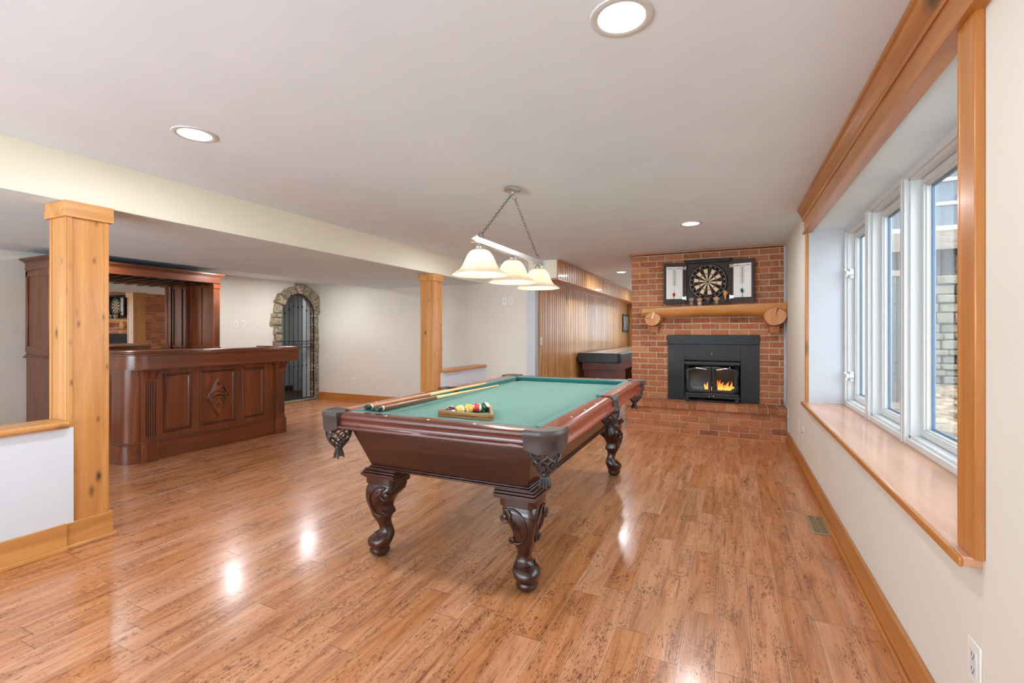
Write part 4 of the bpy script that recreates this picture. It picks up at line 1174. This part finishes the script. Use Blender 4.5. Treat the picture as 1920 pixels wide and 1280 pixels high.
# corbels of the mantel: brick stub + log, and the log mantel
MZ = 1.485
mt = thing('log_mantel', 'flat-topped peeled log mantel shelf across the brick breast', 'mantel', (0, 0, 0))
secs = []; random.seed(4)
NX = 30
for i in range(NX+1):
    f = i/NX; x = -1.055+(.585+1.055)*f
    hgt = .115+.035*f; taper = 1.0
    cy_, ztop = YB-.03, 1.560+.038*f
    ring = []; dep = .185+.03*f
    wob = .008*math.sin(f*9)+.006*math.sin(f*23+1)
    for k in range(16):
        a = PI*k/15      # half round below a flat top, from the front top edge round to the wall
        yy = cy_-dep*(.5+.5*math.cos(a)); zz = ztop-(hgt+wob)*math.sin(a)**.75
        ring.append((x, yy, zz))
    secs.append(ring)
m = MB(); m.loft(secs, closed=True); lg = m.build('log', M['log'], mt, smooth=50, bevel=.004)
for xc, r, zc in ((-.905, .090, 1.418), (.468, .108, 1.432)):
    cb = thing('log_corbel', 'cut round log end under the %s end of the mantel' % ('far room' if xc < 0 else 'window wall'), 'log corbel', (xc, YB-.03, zc))
    m = MB(); prof = []
    def blob(y, s): return [(r*s*(1+.06*math.sin(2*a+1)+.05*math.sin(3*a))*math.cos(a), y, r*s*.94*(1+.05*math.cos(3*a+.5))*math.sin(a)) for a in [2*PI*k/30 for k in range(30)]]
    m.mat(0).loft([blob(-.0, 1.06), blob(-.235, 1.02), blob(-.243, .99)], caps=False)
    # split end
    m.mat(1).add([(0, -.243, 0)]+blob(-.243, .99), [(0, k+1, (k+1) % 30+1) for k in range(30)])
    o = m.build('log_end', [M['log'], M['cut']], cb, smooth=40)
    ck = MB(); a = R(168 if xc < 0 else 75)
    ck.prism([(0, 0), (r*.92*math.cos(a-.05), r*.92*math.sin(a-.05)), (r*.92*math.cos(a+.05), r*.92*math.sin(a+.05))], 'Y', -.245, -.2425)
    ck.build('crack', M['dark'], o, smooth=0)
    if xc < 0:
        c2 = MB(); c2.prism([(-.01, .01), (.012, .095), (.024, .09), (.002, .006)], 'Y', -.246, -.243); c2.build('split_sliver', M['inlay'] if False else M['cueshaft'], o, smooth=0)
    bs = MB(); w_ = .052; bs.box(-w_, w_, -.115, -.0, -r*.94-.083, -r*.94-.004); bs.box(-w_-.025, w_+.025, -.10, 0, -r*.94-.0, -r*.94+.012)
    bs.build('brick_support', M['brick'], cb, bevel=.004)

# stove insert ---------------------------------------------------------------------
si = thing('stove_insert', 'black steel fireplace insert with two glass doors and a burning fire', 'stove', (0, 0, 0))
YS = YB-.05
SX0, SX1, SZ0, SZ1 = -.528, .098, .392, .888
m = MB()
m.box(OX0-.004, OX1+.004, YS, YS+.02, 1.10, OZ1+.006)
m.box(OX0, SX0-.012, YS+.004, YS+.022, .386, 1.096); m.box(SX1+.012, OX1, YS+.004, YS+.022, .386, 1.096); m.box(SX0-.012, SX1+.012, YS+.004, YS+.022, SZ1+.012, 1.096)
m.build('surround_panel', M['steel_black'], si, bevel=.002)
FY = YS-.085
m = MB(); m.box(SX0+.01, SX1-.01, FY+.03, YS+.02, SZ0+.03, SZ0+.10); m.box(SX0+.01, SX1-.01, FY+.03, YS+.02, SZ1-.055, SZ1-.02)
m.box(SX0+.01, SX0+.045, FY+.03, YS+.36, SZ0+.03, SZ1-.02); m.box(SX1-.045, SX1-.01, FY+.03, YS+.36, SZ0+.03, SZ1-.02)
m.box(SX0+.04, SX1-.04, FY+.06, YS+.36, SZ0+.09, SZ0+.10); m.box(SX0+.04, SX1-.04, FY+.06, YS+.36, SZ1-.06, SZ1-.05); m.box(SX0, SX1, YS+.34, YS+.36, SZ0+.03, SZ1-.02)
m.build('firebox', M['dark'], si, smooth=0)
m = MB(); m.box(SX0-.008, SX1+.008, FY+.0, YS+.02, SZ1-.030, SZ1-.005); m.box(SX0-.004, SX1+.004, FY+.012, YS+.02, SZ1-.045, SZ1-.030)
m.build('top_plate', M['cast'], si, bevel=.004)
m = MB(); m.box(SX0+.005, SX1-.005, FY+.005, YS+.02, SZ0+.068, SZ0+.10); m.box(SX0, SX1, FY-.02, YS+.02, SZ0+.045, SZ0+.068)
m.box(SX0+.005, SX0+.05, FY-.01, YS, SZ0-.006, SZ0+.045); m.box(SX1-.05, SX1-.005, FY-.01, YS, SZ0-.006, SZ0+.045); m.box(SX0+.03, SX1-.03, FY+.0, FY+.012, SZ0-.004, SZ0+.010)
m.build('ash_lip', M['cast'], si, bevel=.004)
xm = (SX0+SX1)/2
for s in (-1, 1):
    a, b = (SX0+.022, xm-.003) if s < 0 else (xm+.003, SX1-.022)
    z0, z1 = SZ0+.105, SZ1-.062
    def archz(x): return z1-.030*((abs(x-xm))/(xm-SX0))**1.6*1.4
    def outl(e):
        xs = [a+e+(b-a-2*e)*k/8 for k in range(9)]
        cut = .028
        low = [(a+e+(cut if s < 0 else 0), z0+e), (b-e-(cut if s > 0 else 0), z0+e)]
        if s > 0: low.append((b-e, z0+e+cut))
        pts = low+[(x, archz(x)-e) for x in reversed(xs)]
        if s < 0: pts.append((a+e, z0+e+cut))
        return pts
    o1, o2 = outl(0), outl(.038); o3 = outl(.030)
    d = MB()
    d.loft([[(p[0], FY+.03, p[1]) for p in o1], [(p[0], FY+.006, p[1]) for p in o1], [(p[0]+(q[0]-p[0])*.5, FY, p[1]+(q[1]-p[1])*.5) for p, q in zip(o1, o3)], [(p[0], FY+.004, p[1]) for p in o3], [(p[0], FY+.012, p[1]) for p in o2], [(p[0], FY+.028, p[1]) for p in o2]], loop=True)
    door = d.build('door', M['cast'], si, smooth=30)
    gm = MB(); gm.prism(outl(.036), 'Y', FY+.016, FY+.019); gm.build('door_glass', M['glass'], door, smooth=0)
    h = MB(); x0 = xm+s*.06; x1 = xm+s*.185
    h.tube([(x0, FY-.028, SZ1-.098), (x1, FY-.028, SZ1-.080)], .009, 8)
    h.tube([(x0, FY, SZ1-.098), (x0, FY-.028, SZ1-.098)], .006, 6); h.build('handle', M['chrome'], door)
    for zz in (.2, .75):
        MB().lathe([(.008, -.03), (.008, .03)], (a-.006 if s < 0 else b+.006, FY+.01, z0+(z1-z0)*zz), 8).build('hinge', M['cast'], door)
    cr_ = MB(); xx = a+.045 if s < 0 else b-.045
    cr_.lathe([(.028, FY-.004), (.026, FY-.010), (.010, FY-.012), (.001, FY-.012)], (0, 0, 0), 16, T=Matrix.Translation((xx, 0, z0+.040)) @ Matrix(((1, 0, 0, 0), (0, 0, 1, 0), (0, 1, 0, 0), (0, 0, 0, 1))))
    cr_.build('corner_boss', M['cast'], door)
MB().tube([(xm+.0, YS-.004, .955), (xm, YS-.02, .96), (xm, YS-.022, 1.0)], .007, 8).build('damper_pull', M['chrome'], si)
MB().lathe([(.010, 0), (.010, .012), (.006, .016), (.001, .016)], (0, 0, 0), 12, T=Matrix.Translation((SX1-.11, FY+.004, SZ1-.072)) @ Matrix.Rotation(R(90), 4, 'X')).build('thermostat_knob', M['chrome'], si)
for s in (-1, 1): MB().ball((xm+s*.026, FY-.03, SZ0+.068), .011, 12, 8).build('air_knob', M['chrome'], si)
for k, (x0, x1, yy, zz, r) in enumerate(((-.40, -.02, .12, .50, .035), (-.33, .03, .17, .515, .032), (-.30, -.05, .10, .565, .028))):
    m = MB(); m.tube([(x0, YS+yy, zz), ((x0+x1)/2, YS+yy+.02, zz+.01), (x1, YS+yy+.03, zz+.005)], r, 9); m.build('firewood', M['char'] if 'char' in M else M['dark'], si)
def flame_mat():
    t_ = NT('flames'); v_ = t_.co(); s_ = t_.n('ShaderNodeSeparateXYZ'); t_.put(s_.inputs[0], v_)
    f = t_.math('DIVIDE', t_.math('SUBTRACT', s_.outputs[2], .50), .20, clamp=True)
    c = t_.ramp(f, [(0, lin((255, 120, 30))), (.25, lin((255, 168, 70))), (.7, lin((236, 92, 24))), (1, lin((160, 40, 10)))])
    e = t_.n('ShaderNodeEmission'); t_.put(e.inputs[0], c); t_.put(e.inputs[1], t_.math('MULTIPLY_ADD', f, -1.3, 1.9)); return t_.done(e.outputs[0])
M['flame'] = flame_mat()
random.seed(8)
for x, h, r in ((-.29, .07, .018), (-.255, .13, .024), (-.23, .10, .02), (-.215, .06, .02), (-.135, .13, .024), (-.115, .16, .022), (-.095, .10, .026), (-.06, .09, .026), (-.03, .12, .024), (-.0, .13, .018), (.02, .07, .016)):
    y = YS+random.uniform(.03, .10); z = random.uniform(.50, .53); m = MB(); pp = []; rs = []
    ph = random.uniform(0, 6)
    for i in range(9):
        f = i/8.0; pp.append((x+.018*math.sin(ph+f*5)*f, y, z+h*f)); rs.append(max(.0008, r*math.sin(PI*min(1, .18+f*.82))**.9*(1-f*.5)))
    m.tube(pp, rs, 8); m.build('flame', M['flame'], si, smooth=80)
lamp('fire_glow', 'POINT', (-.12, YS+.05, .60), .25, (1, .45, .15), .05)

# ================================================================== DART BOARD CABINET
dc = thing('dartboard_cabinet', 'open dark wooden dartboard cabinet with two white score panels above the mantel', 'dartboard cabinet', (-.262, YB-.034, 1.612))
CW, CH = .262, .53
m = MB(); m.box(-CW, CW, -.012, -.0, 0, CH); m.box(-CW, -CW+.014, -.075, 0, 0, CH); m.box(CW-.014, CW, -.075, 0, 0, CH); m.box(-CW, CW, -.075, 0, 0, .014); m.box(-CW, CW, -.075, 0, CH-.014, CH)
m.build('case', M['espresso'], dc, bevel=.002)
m = MB(); m.box(-CW-.010, CW+.010, -.085, 0, CH, CH+.012); m.box(-CW-.018, CW+.018, -.095, 0, CH+.012, CH+.026); m.build('top_moulding', M['espresso'], dc, bevel=.003)
for s in (-1, 1):
    a = R(0); T = Matrix.Translation((s*(CW+.003), -.075, 0)) @ Matrix.Rotation(s*R(-14), 4, 'Z')
    d = MB(); d.box(0, s*.258, .0, .020, .004, CH-.004, T=T); dr = d.build('door', M['espresso'], dc, bevel=.002)
    w_ = MB(); w_.box(s*.030, s*.228, -.004, .0, .065, CH-.055, T=T); wb = w_.build('score_panel', M['board'], dr, smooth=0)
    k = MB(); xc = s*.129
    k.box(s*.034, s*.224, -.0052, -.004, CH-.085, CH-.081, T=T)
    for q in range(9): k.box(xc-.020, xc+.020, -.0052, -.004, CH-.100-.024*q, CH-.098-.024*q, T=T)
    for xx in (-.020, .018): k.box(xc+xx, xc+xx+.002, -.0052, -.004, CH-.294, CH-.083, T=T)
    for q in range(8): k.box(xc-.006, xc+.007, -.0052, -.004, CH-.116-.024*q, CH-.105-.024*q, T=T)
    k.box(xc-.001, xc+.0012, -.0052, -.004, .12, CH-.294, T=T)
    k.box(s*.05, s*.09, -.0052, -.004, CH-.076, CH-.072, T=T); k.box(s*.17, s*.21, -.0052, -.004, CH-.076, CH-.072, T=T)
    k.build('score_grid', M['ink'], wb, smooth=0)
    for zz in (.075, CH-.075):
        h = MB(); h.box(-.012, .030 if s > 0 else -.030, -.004, -.0, zz-.02, zz+.02, T=T) if False else h.box(s*-.008, s*.034, -.0045, .0, zz-.018, zz+.018, T=T)
        h.box(s*-.014, s*-.004, -.012, .004, zz-.026, zz+.026, T=T)
        h.build('hinge', M['chrome'], dr)
db = thing('dartboard', 'round bristle dartboard with black and white wedges and wire number ring', 'dartboard', (-.262, YB-.05, 1.612+.272))
Rb = .226
T0 = Matrix(((1, 0, 0, 0), (0, 0, -1, 0), (0, 1, 0, 0), (0, 0, 0, 1)))       # local xy -> xz, z -> -y (towards the room)
MB().lathe([(Rb, 0), (Rb, .036), (Rb-.004, .039), (.001, .039)], n=64, T=T0).build('board', M['dark'], db, smooth=30)
NUM = [20, 1, 18, 4, 13, 6, 10, 15, 2, 17, 3, 19, 7, 16, 8, 11, 14, 9, 12, 5]
cl = [plain('sisal_cream', (226, 208, 172), .9, vary=.05), plain('sisal_black', (30, 27, 27), .9), plain('sisal_red', (150, 40, 40), .9), plain('sisal_green', (40, 96, 64), .9), M['chrome']]
sg_ = MB(); rot = 27.0
for k in range(20):
    c0 = 90+rot-18*k; a0, a1 = R(c0-9), R(c0+9)
    for (r0, r1, ci) in ((.016, .097, 'b'), (.097, .107, 't'), (.107, .160, 'b'), (.160, .170, 't')):
        ev = k % 2 == 0
        sg_.mat((1 if ev else 0) if ci == 'b' else (2 if ev else 3))
        q = []
        for j in range(4): a = a0+(a1-a0)*j/3; q.append((r0*math.cos(a), r0*math.sin(a), .0395))
        for j in range(4): a = a1+(a0-a1)*j/3; q.append((r1*math.cos(a), r1*math.sin(a), .0395))
        sg_.add(q, [tuple(range(8))], T0)
for r_, ci, zz in ((.016, 3, .0397), (.0065, 2, .0399)):
    sg_.mat(ci).add([(r_*math.cos(2*PI*j/20), r_*math.sin(2*PI*j/20), zz) for j in range(20)], [tuple(range(20))], T0)
sg_.mat(4)
for r_ in (.097, .107, .160, .170): sg_.tube([(r_*math.cos(2*PI*j/60), r_*math.sin(2*PI*j/60), .040) for j in range(60)], .0006, 4, closed=True, T=T0)
sg_.build('scoring_face', cl, db, smooth=0)
nr = MB(); nr.tube([(.212*math.cos(2*PI*j/72), .212*math.sin(2*PI*j/72), .041) for j in range(72)], .0014, 5, closed=True, T=T0)
for k, n_ in enumerate(NUM):
    c0 = R(90+rot-18*k); vs, fs = text_geo(str(n_), .023)
    Tn = T0 @ Matrix.Translation((.191*math.cos(c0), .191*math.sin(c0), .0405)) @ Matrix.Rotation(c0-PI/2, 4, 'Z')
    nr.add(vs, fs, Tn)
nr.build('number_ring', M['plastic'], db, smooth=0)

# darts, figurines on the mantel ---------------------------------------------------
def mz(x): return 1.560+.038*(x+1.055)/1.64
M['dart_red'] = plain('dart_red', (176, 62, 44), .5); M['dart_teal'] = plain('dart_teal', (34, 112, 116), .5)
for x, z0, mat, lb in ((-.655, 1.64, M['dart_red'], 'dart with a red flight standing in the door of the cabinet'), (.130, 1.665, M['dart_teal'], 'dart with a teal flight leaning on the score panel of the window side door')):
    y = YB-.034-.075-.002-(abs(x+.262)-.262)*math.sin(R(14))*1.0-.022
    dt = thing('dart', lb, 'dart', (x, y, z0), group=None)
    dt.rotation_euler = (0, R(-5 if x > 0 else 0), 0)
    MB().lathe([(.0006, -.05), (.0012, -.02), (.0034, -.015), (.0036, .03), (.002, .034), (.002, .075)], n=10).build('barrel', M['ink'], dt)
    f = MB()
    for k in range(2):
        Tk = Matrix.Rotation(R(90*k+45), 4, 'Z'); pl_ = [(-.001, .062), (.020, .078), (.022, .098), (.010, .114), (0, .116), (-.010, .114), (-.022, .098), (-.020, .078)]
        f.prism(pl_, 'Y', -.0005, .0005, T=Tk)
    f.build('flight', mat, dt, smooth=0)
    MB().box(-.012, .012, -.006, .024, -.052, -.044).build('dart_rest', M['espresso'], dt)
def figurine(x, lb, head, body, hair=None, s=1.0, ears=0):
    f = thing('toy_figurine', lb, 'figurine', (x, YB-.150, mz(x)+.001), group=None)
    m_ = MB(); m_.loft([[(a*math.cos(t)*s, b*math.sin(t)*s, z*s) for t in [2*PI*k/14 for k in range(14)]] for z, a, b in ((.022, .012, .010), (.034, .014, .011), (.050, .012, .010), (.056, .006, .006))]); m_.build('torso', body, f, smooth=80)
    for q in (-1, 1):
        MB().tube([(q*.008*s, 0, .026*s), (q*.010*s, 0, .012*s), (q*.011*s, -.002, .004*s), (q*.012*s, -.010*s, .0035*s)], [.006*s, .006*s, .0055*s, .0035*s], 8).build('leg', body, f, smooth=80)
        MB().tube([(q*.012*s, 0, .050*s), (q*.021*s, -.002*s, .040*s), (q*.024*s, -.008*s, .030*s)], [.005*s, .0045*s, .004*s], 8).build('arm', body, f, smooth=80)
    h = MB(); h.loft([[(a*math.cos(t)*s, b*math.sin(t)*s, z*s) for t in [2*PI*k/20 for k in range(20)]] for z, a, b in ((.055, .012, .012), (.060, .024, .020), (.072, .031, .026), (.088, .032, .027), (.102, .026, .022), (.108, .012, .010))])
    ho = h.build('head', head, f, smooth=80)
    for q in (-1, 1):
        MB().ball((q*.013*s, -.024*s, .077*s), .0052*s, 10, 8, sy=.5).build('eye', M['black'], ho)
        if ears: MB().ball((q*.033*s, 0, .083*s), .008*s, 10, 8, sy=.5).build('ear', head, ho)
    if hair:
        hh = MB(); hh.loft([[(a*math.cos(t)*s, (b*math.sin(t)+.005)*s, z*s) for t in [2*PI*k/18 for k in range(18)]] for z, a, b in ((.072, .033, .022), (.088, .035, .028), (.104, .029, .025), (.114, .012, .011))])
        hh.build('hair', hair, ho, smooth=80)
f1 = plain('toy_grey', (150, 138, 122), .6); f2 = plain('toy_brown', (104, 78, 62), .6); f3 = plain('toy_skin', (206, 158, 118), .6); f4 = plain('toy_white', (206, 196, 182), .6); f5 = plain('toy_dark', (62, 52, 52), .6); f6 = plain('toy_orange', (214, 148, 88), .6)
figurine(-.447, 'small grey big-headed toy figurine, first from the far room on the mantel', f1, f1, s=1.02)
figurine(-.352, 'small big-headed toy figurine with brown hair and a pale shirt', f3, f4, f2, s=.98)
figurine(-.254, 'small big-headed toy figurine with dark head and dark body', f2, f5, f5, s=1.02)
figurine(-.158, 'small big-headed toy figurine with a tan face and protruding ears', f3, f1, None, s=1.0, ears=1)
tt = thing('toy_on_stand', 'orange toy head raised on a thin stand at the window end of the toy row', 'toy', (-.062, YB-.14, mz(-.062)+.001))
MB().lathe([(.022, 0), (.022, .006), (.004, .008), (.0025, .012), (.0025, .075)], n=18).build('stand', M['espresso'], tt)
MB().loft([[(a*math.cos(t)+dx, a*.7*math.sin(t), z) for t in [2*PI*k/14 for k in range(14)]] for z, a, dx in ((.068, .006, .004), (.09, .009, .002), (.115, .012, 0), (.135, .020, .002), (.155, .024, 0), (.172, .018, -.002), (.184, .007, -.003))]).build('toy_head', f6, tt, smooth=80)
MB().tube([(.018, 0, .14), (.030, -.004, .150), (.034, -.006, .165)], [.007, .006, .003], 8).build('toy_arm', f6, tt)

# ================================================================== FAR ROOM
sb = thing('shuffleboard_table', 'long shuffleboard table with a black padded rim and reddish oak base along the panelled wall', 'shuffleboard table', (0, 0, 0))
QX0, QX1, QY0, QY1 = -2.565, -1.77, 8.37, 12.9
m = MB(); rr2 = round_rect
pl2 = [(QX0, QY0+.0), (QX1-.05, QY0), (QX1, QY0+.05), (QX1, QY1), (QX0, QY1)]
m.prism(pl2, 'Z', .70, .870); m.build('padded_rim', M['black'], sb, bevel=.012, seg=3)
m = MB(); 
for x0, x1, y0, y1 in ((QX0, QX0+.10, QY0, QY1), (QX1-.10, QX1, QY0+.05, QY1), (QX0, QX1-.05, QY0, QY0+.10)): m.box(x0+.02, x1-.02, y0+.02, y1-.02, .869, .874)
m.build('rim_cap', plain('grey_vinyl', (120, 120, 122), .4), sb, bevel=.002)
m = MB(); m.box(QX0+.12, QX1-.12, QY0+.12, QY1-.1, .869, .873); m.build('playing_board', plain('playing_board', (214, 202, 184), .2, coat=.4), sb)
MB().box(QX0+.07, QX1-.04, QY0+.07, QY1-.08, .56, .70).build('frame', M['shuf'], sb, bevel=.004)
MB().box(QX0+.12, QX1-.10, QY0+.10, QY0+.9, .06, .56).build('pedestal', M['shuf'], sb, bevel=.004)
MB().box(QX0+.12, QX1-.10, QY1-1.0, QY1-.2, .06, .56).build('pedestal', M['shuf'], sb, bevel=.004)
for y in (QY0+.10, QY1-1.0): MB().box(QX0+.10, QX1-.08, y-.02, y+.86, 0, .06).build('plinth', M['shuf'], sb, bevel=.004)
MB().box(QX0+.10, QX0+.16, QY0+.08, QY0+.11, .06, .56).build('pilaster', M['shuf'], sb, bevel=.004)
pf = thing('framed_picture', 'narrow dark framed picture hanging on the far end of the panelled wall', 'picture', (XW, 12.86, 1.5))
m = MB()
def ringx(m_, x0, x1, y0, y1, z0, z1, w_):
    m_.box(x0, x1, y0, y1, z0, z0+w_); m_.box(x0, x1, y0, y1, z1-w_, z1); m_.box(x0, x1, y0, y0+w_, z0+w_, z1-w_); m_.box(x0, x1, y1-w_, y1, z0+w_, z1-w_)
ringx(m, .001, .03, -.38, .38, -.24, .24, .05); m.build('frame', M['espresso'], pf, bevel=.003)
t_ = NT('abstract_print'); c_ = t_.ramp(t_.noise(t_.co(), 6, 4), [(.35, lin((70, 72, 78))), (.6, lin((170, 168, 166)))]); M['print'] = t_.done(t_.bsdf(c_, .4))
bx(.001, .015, -.34, .34, -.20, .20).build('print', M['print'], pf, smooth=0)

# ================================================================== SMALL WALL FITTINGS
def plate(name, kind, label, cat, loc, face, w_=.072, h=.116):
    rz = {'-X': R(-90), '+X': R(90), '-Y': 0}[face]
    o = thing(name, label, cat, loc, rz)
    MB().box(-w_/2, w_/2, -.005, 0, -h/2, h/2).build('plate', M['plastic'], o, bevel=.003)
    if kind == 'outlet':
        MB().box(-.017, .017, -.007, -.004, -.034, .034).build('insert', M['vinyl'], o, bevel=.002)
        for s in (-1, 1):
            m_ = MB(); zc_ = s*.019
            m_.box(-.0075, -.005, -.0075, -.0068, zc_-.002, zc_+.007); m_.box(.005, .0075, -.0075, -.0068, zc_-.002, zc_+.007); m_.box(-.0025, .0025, -.0075, -.0068, zc_-.010, zc_-.005)
            m_.build('socket', M['ink'], o, smooth=0)
    elif kind == 'jack':
        MB().lathe([(.006, -.005), (.006, -.010), (.001, -.010)], (0, 0, 0), 12, axis='Z', T=Matrix(((1, 0, 0, 0), (0, 0, 1, 0), (0, 1, 0, 0), (0, 0, 0, 1)))).build('socket', M['ink'], o)
    else:
        MB().box(-.015, .015, -.008, -.004, -.032, .032).build('rocker', M['vinyl'], o, bevel=.002)
    return o
plate('wall_outlet', 'outlet', 'white double outlet on the window wall, nearest the camera', 'outlet', (XR, 1.648, .372), '-X')
plate('wall_outlet', 'outlet', 'white outlet plate low on the window wall, the one nearer the fireplace', 'outlet', (XR, 5.21, .368), '-X')
plate('wall_outlet', 'jack', 'white plate with a single round jack low on the window wall under the sill end', 'outlet', (XR, 4.91, .352), '-X')
plate('wall_outlet', 'outlet', 'pale outlet low on the back wall between the stone arch and the post', 'outlet', (-6.183, YB, .375), '-Y')
plate('light_switch', 'rocker', 'white wall switch beside the back bar, the plate nearer the bar', 'light switch', (XL, 4.855, 1.375), '+X')
plate('light_switch', 'rocker', 'white wall switch beside the back bar, the plate nearer the stone arch', 'light switch', (XL, 4.965, 1.385), '+X')
plate('wall_plate', 'jack', 'white wall plate with a dark jack high on the back wall', 'wall plate', (-3.135, YB, 1.725), '-Y')
plate('wall_plate', 'rocker', 'blank white wall plate high on the back wall near the panelling', 'wall plate', (-3.03, YB, 1.725), '-Y')
plate('light_switch', 'rocker', 'white switch plate on the first boards of the panelled wall', 'light switch', (XW+.003, 6.62, 1.12), '+X')
vt = thing('floor_vent', 'tan metal floor vent beside the baseboard under the window', 'vent', (.515, 3.60, 0), R(0))
VW, VL = .052, .165
m = MB(); ringm = lambda m_, x0, x1, y0, y1, z0, z1, w_: (m_.box(x0, x1, y0, y0+w_, z0, z1), m_.box(x0, x1, y1-w_, y1, z0, z1), m_.box(x0, x0+w_, y0+w_, y1-w_, z0, z1), m_.box(x1-w_, x1, y0+w_, y1-w_, z0, z1))
ringm(m, -VW, VW, -VL, VL, .0005, .006, .014); M['vent'] = plain('vent_tan', (168, 146, 112), .4, .3); m.build('frame', M['vent'], vt, bevel=.002)
bx(-VW+.012, VW-.012, -VL+.012, VL-.012, .0004, .0012).build('opening', M['dark'], vt, smooth=0)
m = MB()
for k in range(22):
    y = -VL+.022+k*(2*VL-.044)/21; m.box(-VW+.013, VW-.013, y-.0025, y+.0025, .001, .0045)
m.box(-.002, .002, -VL+.013, VL-.013, .001, .005); m.build('louvre', M['vent'], vt, smooth=0)
bx(-.014, .014, .10, .115, .004, .0065).build('damper_lever', M['chrome'], vt)
ds = MB(); ds.lathe([(.006, 0), (.006, .004), (.004, .006), (.004, .055), (.008, .058), (.008, .070), (.001, .072)], (0, 0, 0), 12, T=Matrix(((1, 0, 0, 0), (0, 0, -1, 0), (0, 1, 0, 0), (0, 0, 0, 1))))
o = ds.build('door_stop', M['chrome']); o.location = (-4.95, YB-.016, .07); tag(o, 'small chrome door stop on the baseboard of the back wall', 'door stop')
o = ds.build('door_stop', M['chrome']); o.location = (-5.02, YB-.016, .055); tag(o, 'second small chrome door stop just left of the first on the back baseboard', 'door stop')

# portal of the bay window (adds no light, it guides the sampling of the sky)
p1 = lamp('sky_portal_bay', 'AREA', (1.0, (WY0+WY1)/2, (WZ0+WZ1)/2), 1, (1, 1, 1), WZ1-WZ0, None, (0, R(90), 0), shape='RECTANGLE', size_y=WY1-WY0); p1.data.cycles.is_portal = True
p2 = lamp('sky_portal_far', 'AREA', (.72, 9.75, 1.4), 1, (1, 1, 1), 1.3, None, (0, R(90), 0), shape='RECTANGLE', size_y=3.7); p2.data.cycles.is_portal = True
